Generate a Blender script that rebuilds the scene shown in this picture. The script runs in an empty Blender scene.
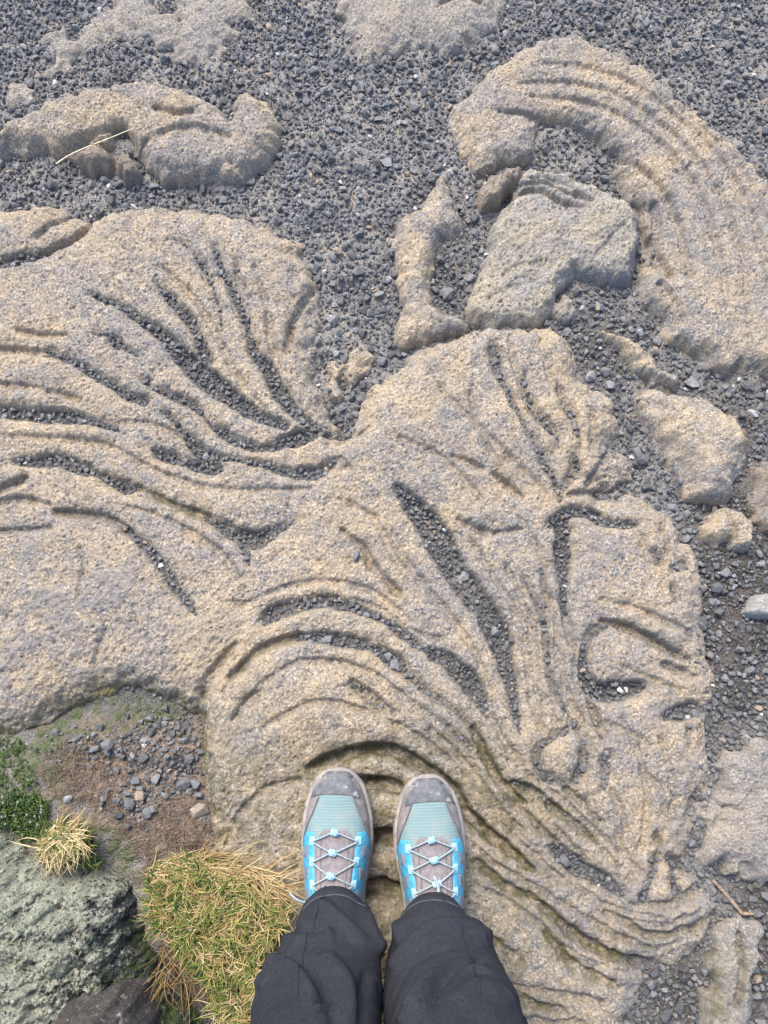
import bpy, bmesh, math, random
import numpy as np
from mathutils import Vector, Matrix

random.seed(7)
rng = np.random.default_rng(7)
SC = bpy.context.scene
COL = SC.collection

# ------------------------------------------------------------------ camera, sky, sun, exposure
FPX, TILT, CAMZ = 800.0, math.radians(13.0), 1.40
cam = bpy.data.cameras.new('camera')
cam.sensor_fit = 'VERTICAL'; cam.sensor_height = 24.0; cam.lens = 24.0 * FPX / 1024.0
cam.clip_start = 0.02; cam.clip_end = 500
cam_o = bpy.data.objects.new('camera', cam); COL.objects.link(cam_o)
cam_o.location = (0, 0, CAMZ); cam_o.rotation_euler = (TILT, 0, 0)
SC.camera = cam_o

SUN_EL, SUN_AZ = math.radians(56), math.radians(-25)      # azimuth from +Y towards +X
world = bpy.data.worlds.new('World'); SC.world = world; world.use_nodes = True
wn = world.node_tree.nodes; wl = world.node_tree.links
sky = wn.new('ShaderNodeTexSky'); sky.sky_type = 'NISHITA'; sky.sun_disc = False
sky.sun_elevation = SUN_EL; sky.sun_rotation = SUN_AZ
sky.air_density = 1.0; sky.dust_density = 3.0; sky.ozone_density = 1.0
wl.new(sky.outputs[0], wn['Background'].inputs[0]); wn['Background'].inputs[1].default_value = 0.122
sun = bpy.data.lights.new('sun', 'SUN'); sun.energy = 1.35; sun.angle = math.radians(22); sun.color = (1.0, 0.93, 0.82)
sun_o = bpy.data.objects.new('sun', sun); COL.objects.link(sun_o)
sd = Vector((math.sin(SUN_AZ) * math.cos(SUN_EL), math.cos(SUN_AZ) * math.cos(SUN_EL), math.sin(SUN_EL)))
sun_o.rotation_euler = sd.to_track_quat('Z', 'Y').to_euler(); sun_o.location = (0, 0, 6)
SC.view_settings.view_transform = 'Standard'; SC.view_settings.look = 'None'
SC.view_settings.gamma = 1.0; SC.view_settings.exposure = 1.86; SC.view_settings.use_curve_mapping = False

# ------------------------------------------------------------------ helpers
CT, ST = math.cos(TILT), math.sin(TILT)
def unproj(u, v, z=0.0):
    xc = (np.asarray(u, float) - 384.0) / FPX; yc = (512.0 - np.asarray(v, float)) / FPX
    dx = xc; dy = yc * CT + ST; dz = yc * ST - CT
    t = (np.asarray(z, float) - CAMZ) / dz
    return dx * t, dy * t
def proj(x, y, z):
    rz = z - CAMZ
    yc = y * CT + rz * ST; d = y * ST - rz * CT
    return 384.0 + FPX * x / d, 512.0 - FPX * yc / d

def tag(o, label=None, cat=None, group=None, kind=None):
    if label: o['label'] = label
    if cat: o['category'] = cat
    if group: o['group'] = group
    if kind: o['kind'] = kind
    return o
def mesh_np(name, V, F, mat=None, attrs=None, smooth=True, parent=None):
    V = np.asarray(V, np.float32); F = np.asarray(F, np.int32)
    me = bpy.data.meshes.new(name)
    n = F.shape[1]
    me.vertices.add(len(V)); me.vertices.foreach_set('co', V.ravel())
    me.loops.add(F.size); me.loops.foreach_set('vertex_index', F.ravel())
    me.polygons.add(len(F)); me.polygons.foreach_set('loop_start', np.arange(0, F.size, n, dtype=np.int32))
    me.polygons.foreach_set('use_smooth', np.full(len(F), smooth, bool))
    me.update(calc_edges=True)
    for k, a in (attrs or {}).items():
        at = me.attributes.new(k, 'FLOAT', 'POINT'); at.data.foreach_set('value', np.asarray(a, np.float32).ravel())
    if mat: me.materials.append(mat)
    o = bpy.data.objects.new(name, me); COL.objects.link(o)
    if parent: o.parent = parent
    return o
def mesh_bm(name, bm, mat=None, smooth=True, parent=None):
    me = bpy.data.meshes.new(name); bm.to_mesh(me); bm.free()
    for p in me.polygons: p.use_smooth = smooth
    if mat: me.materials.append(mat)
    o = bpy.data.objects.new(name, me); COL.objects.link(o)
    if parent: o.parent = parent
    return o
def catmull(P, n=4, closed=False):
    P = np.asarray(P, float); m = len(P); out = []
    for i in range(m if closed else m - 1):
        if closed: a, b, c, d = P[i - 1], P[i], P[(i + 1) % m], P[(i + 2) % m]
        else: a, b, c, d = P[max(i - 1, 0)], P[i], P[i + 1], P[min(i + 2, m - 1)]
        for k in range(n):
            t = k / n
            out.append(0.5 * (2 * b + (c - a) * t + (2 * a - 5 * b + 4 * c - d) * t * t + (3 * b - a - 3 * c + d) * t ** 3))
    if not closed: out.append(P[-1])
    return np.array(out)
def sstep(a, b, x):
    t = np.clip((x - a) / (b - a), 0, 1); return t * t * (3 - 2 * t)

# ------------------------------------------------------------------ node material helpers
class Mat:
    def __init__(s, name, rough=0.9, spec=0.3):
        s.m = bpy.data.materials.new(name); s.m.use_nodes = True
        s.n = s.m.node_tree.nodes; s.l = s.m.node_tree.links
        s.b = s.n['Principled BSDF']; s.b.inputs['Roughness'].default_value = rough
        s.b.inputs['Specular IOR Level'].default_value = spec
        s.tc = s.n.new('ShaderNodeTexCoord').outputs['Object']
    def noise(s, scale, detail=4, rough=0.6, lo=0.3, hi=0.7, vec=None):
        t = s.n.new('ShaderNodeTexNoise'); t.inputs['Scale'].default_value = scale
        t.inputs['Detail'].default_value = detail; t.inputs['Roughness'].default_value = rough
        s.l.new(vec or s.tc, t.inputs['Vector'])
        return s.ramp(t.outputs['Fac'], lo, hi)
    def voro(s, scale, lo=0.0, hi=1.0, feature='F1', out='Distance'):
        t = s.n.new('ShaderNodeTexVoronoi'); t.feature = feature; t.inputs['Scale'].default_value = scale
        s.l.new(s.tc, t.inputs['Vector']); return s.ramp(t.outputs[out], lo, hi)
    def ramp(s, x, lo, hi):
        r = s.n.new('ShaderNodeMapRange'); r.interpolation_type = 'SMOOTHSTEP'
        r.inputs['From Min'].default_value = lo; r.inputs['From Max'].default_value = hi
        s.l.new(x, r.inputs['Value']); return r.outputs['Result']
    def attr(s, name):
        a = s.n.new('ShaderNodeAttribute'); a.attribute_name = name; return a.outputs['Fac']
    def col(s, c):
        if not isinstance(c, (tuple, list)): return c
        r = s.n.new('ShaderNodeRGB'); r.outputs[0].default_value = (*c[:3], 1); return r.outputs[0]
    def mix(s, f, a, b, mode='MIX'):
        m = s.n.new('ShaderNodeMix'); m.data_type = 'RGBA'; m.blend_type = mode
        if isinstance(f, (int, float)): m.inputs[0].default_value = f
        else: s.l.new(f, m.inputs[0])
        s.l.new(s.col(a), m.inputs[6]); s.l.new(s.col(b), m.inputs[7]); return m.outputs[2]
    def math(s, op, a, b=0.0):
        m = s.n.new('ShaderNodeMath'); m.operation = op
        for i, x in enumerate((a, b)):
            if isinstance(x, (int, float)): m.inputs[i].default_value = x
            else: s.l.new(x, m.inputs[i])
        return m.outputs[0]
    def base(s, c): s.l.new(s.col(c), s.b.inputs['Base Color']); return s
    def bump(s, h, dist=0.001, strength=1.0):
        b = s.n.new('ShaderNodeBump'); b.inputs['Distance'].default_value = dist; b.inputs['Strength'].default_value = strength
        s.l.new(h, b.inputs['Height'])
        if s.b.inputs['Normal'].is_linked: s.l.new(s.b.inputs['Normal'].links[0].from_socket, b.inputs['Normal'])
        s.l.new(b.outputs[0], s.b.inputs['Normal']); return s

def rock_mat(name, tan, tan2, grey, pale, grey_amt=(0.46, 0.66), moss=(0.145, 0.132, 0.062)):
    m = Mat(name, 0.92, 0.25)
    c = m.mix(m.noise(22, 5, 0.6, 0.35, 0.65), tan, tan2)
    g = m.math('MULTIPLY', m.noise(9, 6, 0.68, *grey_amt), m.noise(75, 4, 0.7, 0.34, 0.6))
    c = m.mix(g, c, grey)
    c = m.mix(m.math('MULTIPLY', m.noise(34, 5, 0.7, 0.5, 0.66), 0.6), c, tuple(1.15 * x for x in tan))
    c = m.mix(m.math('MULTIPLY', m.math('MULTIPLY', m.noise(17, 6, 0.75, 0.48, 0.60), m.noise(120, 4, 0.7, 0.38, 0.56)), 0.55), c, (0.225, 0.225, 0.232))
    c = m.mix(m.math('MULTIPLY', m.noise(230, 3, 0.7, 0.50, 0.60), 0.7), c, pale)          # pale mineral grains
    c = m.mix(m.math('MULTIPLY', m.noise(290, 3, 0.7, 0.55, 0.65), 0.7), c, tuple(0.42 * x for x in grey))   # dark grains
    c = m.mix(m.math('MULTIPLY', m.noise(60, 5, 0.75, 0.60, 0.68), 0.55), c, (0.62, 0.60, 0.56))
    c = m.mix(m.math('MULTIPLY', m.noise(5, 6, 0.7, 0.5, 0.68), 0.28), c, m.mix(m.noise(190, 4, 0.7, 0.35, 0.65), tuple(0.72 * x for x in grey), tuple(1.35 * x for x in grey)))
    c = m.mix(m.math('MULTIPLY', m.noise(16, 6, 0.75, 0.60, 0.74), 0.35), c, (0.36, 0.235, 0.125))
    c = m.mix(m.math('MULTIPLY', m.attr('dust_grey'), m.noise(45, 5, 0.7, 0.3, 0.62)), c, (0.255, 0.25, 0.25))
    c = m.mix(m.math('MULTIPLY', m.attr('moss'), m.noise(55, 5, 0.7, 0.36, 0.60)), c, moss)
    c = m.mix(m.attr('grit'), c, m.mix(m.noise(260, 3, 0.7, 0.38, 0.62), (0.055, 0.055, 0.058), (0.17, 0.168, 0.168)))
    m.base(c)
    m.bump(m.noise(150, 6, 0.75, 0.2, 0.8), 0.0034, 1.0)
    m.bump(m.noise(420, 3, 0.7, 0.25, 0.75), 0.0014, 0.9)
    return m.m
M_ROCK = rock_mat('lava_tan', (0.495, 0.390, 0.262), (0.405, 0.320, 0.222), (0.245, 0.238, 0.238), (0.67, 0.59, 0.48), (0.40, 0.58))
M_BLOCK = rock_mat('lava_grey', (0.44, 0.375, 0.27), (0.36, 0.33, 0.28), (0.325, 0.315, 0.305), (0.60, 0.54, 0.46), (0.36, 0.60))
M_SANDY = rock_mat('lava_sandy', (0.38, 0.33, 0.265), (0.335, 0.30, 0.25), (0.23, 0.225, 0.225), (0.56, 0.51, 0.44), (0.42, 0.64))
M_BROWN = rock_mat('lava_brown', (0.33, 0.265, 0.20), (0.27, 0.225, 0.18), (0.19, 0.18, 0.17), (0.42, 0.36, 0.29))
M_DARK = rock_mat('lava_dark', (0.085, 0.075, 0.068), (0.06, 0.055, 0.052), (0.05, 0.05, 0.052), (0.17, 0.15, 0.14))
M_PALE = rock_mat('pale_stone', (0.40, 0.39, 0.36), (0.34, 0.335, 0.32), (0.27, 0.27, 0.27), (0.47, 0.46, 0.44))

def lichen_mat():
    m = Mat('lichen_rock', 0.95, 0.2)
    rock = m.mix(m.noise(40, 5, 0.7, 0.35, 0.65), (0.045, 0.052, 0.056), (0.085, 0.09, 0.088))
    lich = m.mix(m.noise(70, 4, 0.7, 0.35, 0.65), (0.25, 0.27, 0.21), (0.42, 0.43, 0.345))
    f = m.math('MULTIPLY', m.attr('lichen'), 1.0)
    pat = m.math('ADD', m.math('MULTIPLY', m.noise(40, 4, 0.7, 0.2, 0.8), 0.5), m.math('MULTIPLY', m.noise(140, 4, 0.7, 0.2, 0.8), 0.5))
    k = m.ramp(m.math('SUBTRACT', m.math('ADD', pat, f), 1.0), -0.08, 0.04)
    c = m.mix(k, rock, lich)
    gm = m.math('MULTIPLY', m.attr('moss'), m.noise(30, 6, 0.72, 0.40, 0.62))
    c = m.mix(gm, c, m.mix(m.noise(160, 3, 0.6), (0.045, 0.075, 0.022), (0.09, 0.12, 0.04)))
    m.base(c)
    m.bump(k, 0.0022, 0.8)
    m.bump(m.noise(110, 6, 0.75, 0.2, 0.8), 0.007, 1.0)
    m.bump(m.voro(210, 0.0, 0.8), 0.003, 0.7)
    return m.m
M_LICHEN = lichen_mat()

def ground_mat():
    m = Mat('gravel_bed', 0.95, 0.2)
    grit = m.mix(m.noise(320, 3, 0.7, 0.38, 0.62), (0.10, 0.10, 0.103), (0.25, 0.245, 0.24))
    grit = m.mix(m.noise(14, 4, 0.6, 0.42, 0.65), grit, m.mix(m.noise(420, 3, 0.7, 0.35, 0.65), (0.17, 0.155, 0.135), (0.36, 0.33, 0.29)))
    damp_shade = m.mix(m.noise(300, 3, 0.7, 0.38, 0.62), (0.045, 0.041, 0.038), (0.125, 0.113, 0.104))
    grit = m.mix(m.math('MULTIPLY', m.attr('sand'), 0.75), grit, m.mix(m.noise(430, 3, 0.7, 0.35, 0.65), (0.15, 0.142, 0.132), (0.33, 0.31, 0.285)))
    c = m.mix(m.attr('damp_shade'), grit, damp_shade)
    soil = m.mix(m.noise(55, 6, 0.75, 0.35, 0.65), (0.10, 0.078, 0.062), (0.235, 0.175, 0.135))
    soil = m.mix(m.noise(160, 4, 0.7, 0.52, 0.7), soil, (0.34, 0.25, 0.18))
    c = m.mix(m.attr('soil'), c, soil)
    gm = m.mix(m.noise(170, 4, 0.7), (0.05, 0.07, 0.03), (0.11, 0.135, 0.07))
    c = m.mix(m.math('MULTIPLY', m.attr('moss'), m.noise(35, 5, 0.7, 0.3, 0.55)), c, gm)
    m.base(c)
    m.bump(m.voro(230, 0.0, 0.9), 0.003, 0.9)
    m.bump(m.noise(420, 4, 0.7, 0.25, 0.75), 0.0012, 0.9)
    return m.m
M_GROUND = ground_mat()

def stone_mat():
    m = Mat('gravel_stone', 0.8, 0.35)
    t = m.attr('tone')
    r = m.n.new('ShaderNodeValToRGB'); m.l.new(t, r.inputs[0])
    e = r.color_ramp.elements
    e[0].position = 0.0; e[0].color = (0.066, 0.070, 0.077, 1)
    e[1].position = 1.0; e[1].color = (0.50, 0.49, 0.48, 1)
    for p, c in ((0.35, (0.128, 0.131, 0.137)), (0.75, (0.205, 0.208, 0.214)), (0.90, (0.31, 0.315, 0.325)), (0.93, (0.30, 0.235, 0.175)), (0.96, (0.24, 0.20, 0.16))):
        x = e.new(p); x.color = (*c, 1)
    c = m.mix(m.noise(400, 4, 0.7, 0.35, 0.7), r.outputs[0], (0.55, 0.55, 0.55), 'MULTIPLY')
    c = m.mix(m.math('MULTIPLY', m.noise(600, 3, 0.7, 0.6, 0.7), 0.5), c, (0.36, 0.36, 0.36))
    m.base(c); m.bump(m.noise(700, 4, 0.7, 0.2, 0.8), 0.0006, 0.8)
    return m.m
M_STONE = stone_mat()

# ------------------------------------------------------------------ master grid and noise
STEP = 0.002
GX = np.arange(-1.06, 1.0601, STEP); GY = np.arange(-0.56, 1.6601, STEP)
NX, NY = len(GX), len(GY)
XX, YY = np.meshgrid(GX, GY)                     # [row y, col x]
def band(lam, width=0.35, seed=0, aniso=None):
    r = np.random.default_rng(seed)
    F = np.fft.rfft2(r.standard_normal((NY, NX)))
    fy = np.fft.fftfreq(NY, STEP)[:, None]; fx = np.fft.rfftfreq(NX, STEP)[None, :]
    if aniso:
        a, k = aniso; ca, sa = math.cos(a), math.sin(a)
        fx, fy = (fx * ca + fy * sa) * k, (-fx * sa + fy * ca) / k
    f = np.sqrt(fx * fx + fy * fy) + 1e-9
    F *= np.exp(-(np.log(f * lam) / width) ** 2 / 2) 
    n = np.fft.irfft2(F, (NY, NX)); return (n / n.std()).astype(np.float32)
N_BIG = band(0.16, 0.5, 1); N_MID = band(0.045, 0.45, 2); N_SM = band(0.017, 0.4, 3); N_XS = band(0.0085, 0.35, 4); N_XXS = band(0.0055, 0.3, 9)
N_W = band(0.055, 0.5, 5); N_PIT = band(0.011, 0.35, 6); N_DIAG = band(0.02, 0.4, 8, (math.radians(55), 1.5))
ROUGH = 0.0013 * N_BIG + 0.0011 * N_MID + 0.0006 * N_SM + 0.00045 * N_XS + 0.00052 * N_XXS - 0.0034 * sstep(1.6, 2.1, N_PIT) - 0.0022 * sstep(2.0, 2.5, N_SM)
GNOISE = 0.004 * N_BIG + 0.0015 * N_MID + 0.0007 * N_SM + 0.0004 * N_XS

def bbox(pts, mar):
    i0 = max(int((pts[:, 0].min() - mar - GX[0]) / STEP), 0); i1 = min(int((pts[:, 0].max() + mar - GX[0]) / STEP) + 2, NX)
    j0 = max(int((pts[:, 1].min() - mar - GY[0]) / STEP), 0); j1 = min(int((pts[:, 1].max() + mar - GY[0]) / STEP) + 2, NY)
    return slice(j0, j1), slice(i0, i1)
def sdf(poly, mar=0.06):
    """signed distance to a polygon (inside positive) on its own window of the grid"""
    sl = bbox(poly, mar); X, Y = XX[sl], YY[sl]
    st = 2 if X.size > 60000 else 1
    x, y = X[::st, ::st], Y[::st, ::st]
    d2 = np.full(x.shape, 1e9); ins = np.zeros(x.shape, bool)
    for a, b in zip(poly, np.roll(poly, -1, 0)):
        e = b - a; L = e @ e + 1e-12
        t = np.clip(((x - a[0]) * e[0] + (y - a[1]) * e[1]) / L, 0, 1)
        d2 = np.minimum(d2, (x - a[0] - t * e[0]) ** 2 + (y - a[1] - t * e[1]) ** 2)
        if a[1] != b[1]:
            c = (a[1] > y) != (b[1] > y)
            ins ^= c & (x < (b[0] - a[0]) * (y - a[1]) / (b[1] - a[1]) + a[0])
    d = np.sqrt(d2); d = np.where(ins, d, -d)
    if st == 2:
        h, w = X.shape
        j = np.minimum(np.arange(h) / 2.0, d.shape[0] - 1.001); i = np.minimum(np.arange(w) / 2.0, d.shape[1] - 1.001)
        j0 = j.astype(int); i0 = i.astype(int); fj = (j - j0)[:, None]; fi = (i - i0)[None, :]
        j1 = np.minimum(j0 + 1, d.shape[0] - 1); i1 = np.minimum(i0 + 1, d.shape[1] - 1)
        d = (d[j0][:, i0] * (1 - fj) + d[j1][:, i0] * fj) * (1 - fi) + (d[j0][:, i1] * (1 - fj) + d[j1][:, i1] * fj) * fi
    return sl, d
def idw(ctrl, u, v, p=2.2):
    C = np.asarray(ctrl, float); num = 0; den = 0
    for cu, cv, cz in C:
        w = 1.0 / (((u - cu) ** 2 + (v - cv) ** 2) + 900.0) ** (p / 2); num = num + w * cz; den = den + w
    return num / den

ZTOP = np.full(XX.shape, -1.0, np.float32)       # highest rock surface
GDEN = np.zeros(XX.shape, np.float32)            # where loose gravel lies on rock
def groove_fields(grooves, zfun, wob):
    """carved depth, gravel fill, moss and dust of a list of (points (u,v,w), gravel, moss, depth factor)"""
    carve = np.zeros(XX.shape, np.float32); grit = np.zeros_like(carve); moss = np.zeros_like(carve)
    for pts, gr, ms, df in grooves:
        P = catmull(np.array(pts, float), 3)
        gx, gy = unproj(P[:, 0], P[:, 1], zfun(P[:, 0], P[:, 1]) * 0.72)
        d_ax = gy * ST + (CAMZ - 0.05) * CT
        W = P[:, 2] * d_ax / FPX
        Q = np.stack([gx, gy], 1)
        for k in range(len(Q) - 1):
            a, b = Q[k], Q[k + 1]; wm = max(W[k], W[k + 1])
            sl = bbox(np.stack([a, b]), wm + 0.055)
            x, y = XX[sl], YY[sl]; e = b - a; L = e @ e + 1e-12
            t = np.clip(((x - a[0]) * e[0] + (y - a[1]) * e[1]) / L, 0, 1)
            d = np.sqrt((x - a[0] - t * e[0]) ** 2 + (y - a[1] - t * e[1]) ** 2) + wob[sl]
            w = W[k] + (W[k + 1] - W[k]) * t
            D = np.clip(0.006 + 1.3 * w, 0.007, 0.030) * df * (1.05 if gr > .3 else 1.9)
            ex = np.maximum(d - 0.75 * w, 0); sh = 0.0058 if gr > .3 else 0.0036
            c = D * (0.60 * np.exp(-(ex / sh) ** 2) + 0.40 * np.exp(-ex / 0.016))
            carve[sl] = np.maximum(carve[sl], c)
            if gr: grit[sl] = np.maximum(grit[sl], gr * sstep(1.15, 0.75, d / np.maximum(w, 0.002)))
            if ms: moss[sl] = np.maximum(moss[sl], ms * np.exp(-(np.maximum(d - w * 0.4, 0) / 0.009) ** 2))
    return carve, grit, moss

def build_rock(name, label, poly, h, mat, edge=0.035, dome=0.0, zp=None, ctrl=None, grooves=(), rough=1.0, group=None,
               cat='rock', tilt=(0, 0), extra=None, smooth_poly=True, edge_wob=0.004, dust_grey=None, mossf=None, lichenf=None, facet=0.0):
    zfun = (lambda u, v: idw(ctrl, u, v)) if ctrl else (lambda u, v: np.full(np.shape(u), (0.35 * h if zp is None else zp)))
    P = np.array(poly, float)
    if smooth_poly: P = catmull(P, 3, True)
    zz = zfun(P[:, 0], P[:, 1]) * (0.12 if ctrl else 1.0)
    px, py = unproj(P[:, 0], P[:, 1], zz)
    W = np.stack([px, py], 1)
    sl, d = sdf(W, 0.03)
    d = d + edge_wob * 0.7 * N_W[sl] + 0.0003 * N_SM[sl]
    x, y = XX[sl], YY[sl]
    if ctrl:
        z0 = np.full(x.shape, 0.05)
        for _ in range(3):
            u, v = proj(x, y, z0); z0 = idw(ctrl, u, v)
        H = z0
    else:
        u, v = proj(x, y, np.full(x.shape, h * 0.7)); H = np.full(x.shape, h)
    cx, cy = W.mean(0)
    H = H + tilt[0] * (x - cx) + tilt[1] * (y - cy)
    q = np.clip(d / edge, 0, 1)
    prof = 1 - (1 - q) ** 2.3
    Z = H * prof + dome * np.sqrt(np.clip(d, 0, None) / max(d.max(), 1e-3))
    carve, grit, moss = groove_fields(grooves, zfun, 0.0007 * N_MID + 0.0002 * N_SM)
    inside = sstep(0.0, 0.012, d)
    Z = Z - carve[sl] * (0.35 + 0.65 * inside)
    Z = Z + ROUGH[sl] * rough * (0.35 + 0.65 * inside) * (1 - 0.6 * np.clip(grit[sl], 0, 1))
    if extra is not None: Z = Z + extra(x, y, u, v, d)
    Z = np.where(d < 0, np.minimum(Z, 0.0) - 0.006 - (-d) * 1.3, Z)
    Z = np.where((d >= 0) & (d < 0.004), Z - (0.004 - d) * 1.5, Z)
    att = {'grit': np.clip(grit[sl], 0, 1), 'moss': np.clip(moss[sl] + (mossf(u, v, x, y, d) if mossf else 0), 0, 1),
           'dust_grey': np.clip(dust_grey(u, v, x, y, d), 0, 1) if dust_grey else np.zeros_like(Z)}
    if lichenf: att['lichen'] = lichenf(u, v, x, y, d, Z)
    keep = d > -0.016
    quad = keep[:-1, :-1] & keep[1:, :-1] & keep[:-1, 1:] & keep[1:, 1:]
    used = np.zeros(keep.shape, bool)
    used[:-1, :-1] |= quad; used[1:, :-1] |= quad; used[:-1, 1:] |= quad; used[1:, 1:] |= quad
    idx = np.full(keep.shape, -1, np.int64); idx[used] = np.arange(used.sum())
    F = np.stack([idx[:-1, :-1][quad], idx[:-1, 1:][quad], idx[1:, 1:][quad], idx[1:, :-1][quad]], 1)
    V = np.stack([x[used], y[used], Z[used]], 1)
    base = np.array([cx, cy, 0.0])
    o = mesh_np(name, V - base, F, mat, {k: a[used] for k, a in att.items()})
    o.location = base
    tag(o, label, cat, group)
    zt = ZTOP[sl]; up = used & (Z > zt)
    GDEN[sl] = np.where(up & (Z > 0.002), np.where(grit[sl] > 0.15, grit[sl], 0), GDEN[sl])
    zt[up] = Z[up]; ZTOP[sl] = zt
    return o

# ------------------------------------------------------------------ the big ropey slab
SLAB_Z = [(-20, 240, .045), (60, 240, .05), (200, 240, .05), (60, 330, .062), (250, 300, .05), (310, 330, .04), (200, 400, .055), (60, 460, .055), (100, 600, .06),
          (-20, 700, .05), (400, 420, .062), (480, 440, .062), (520, 350, .048), (590, 420, .044), (610, 465, .03), (640, 600, .042), (690, 690, .028), (690, 560, .034), (690, 780, .024), (300, 540, .048), (500, 560, .048),
          (240, 640, .055), (300, 720, .076), (400, 700, .066), (340, 850, .082), (430, 850, .080), (480, 800, .068), (560, 780, .052), (650, 830, .036), (660, 940, .034), (690, 860, .024),
          (500, 950, .062), (250, 850, .066), (100, 690, .042), (340, 1000, .08), (440, 1000, .075)]
SLAB = [(-180, 212), (-60, 214), (0, 212), (25, 208), (55, 205), (70, 212), (88, 220), (100, 216), (140, 208), (175, 209), (205, 212), (235, 218), (262, 225), (285, 237), (303, 253),
        (312, 275), (321, 287), (322, 305), (320, 325), (317, 350), (316, 372), (321, 392), (330, 412), (341, 428), (351, 431), (356, 416), (361, 400), (372, 386), (388, 375),
        (402, 365), (413, 353), (430, 345), (455, 338), (475, 330), (510, 328), (545, 328), (560, 334), (572, 345), (578, 360), (577, 376), (592, 387), (608, 395), (617, 410),
        (620, 430), (613, 448), (625, 455), (636, 467), (631, 481), (614, 489), (604, 496), (618, 498), (632, 494), (650, 502), (668, 516), (679, 531), (690, 545), (699, 557), (705, 580),
        (704, 602), (703, 620), (706, 645), (713, 667), (716, 695), (709, 712), (708, 745), (711, 785), (702, 815), (692, 842), (690, 862), (704, 884), (714, 903), (710, 932), (701, 953),
        (674, 964), (650, 970), (641, 990), (630, 1012), (622, 1060), (600, 1130), (480, 1150), (300, 1150), (262, 1100), (268, 1000), (258, 925), (230, 885), (207, 852), (208, 830), (201, 795), (198, 762),
        (200, 737), (196, 716), (172, 705), (140, 691), (110, 694), (85, 705), (60, 716), (38, 733), (12, 738), (-60, 740), (-180, 740)]
def g(gr, ms, df, *pts): return ([p if len(p) == 3 else (*p, 2) for p in pts], gr, ms, df)
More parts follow.
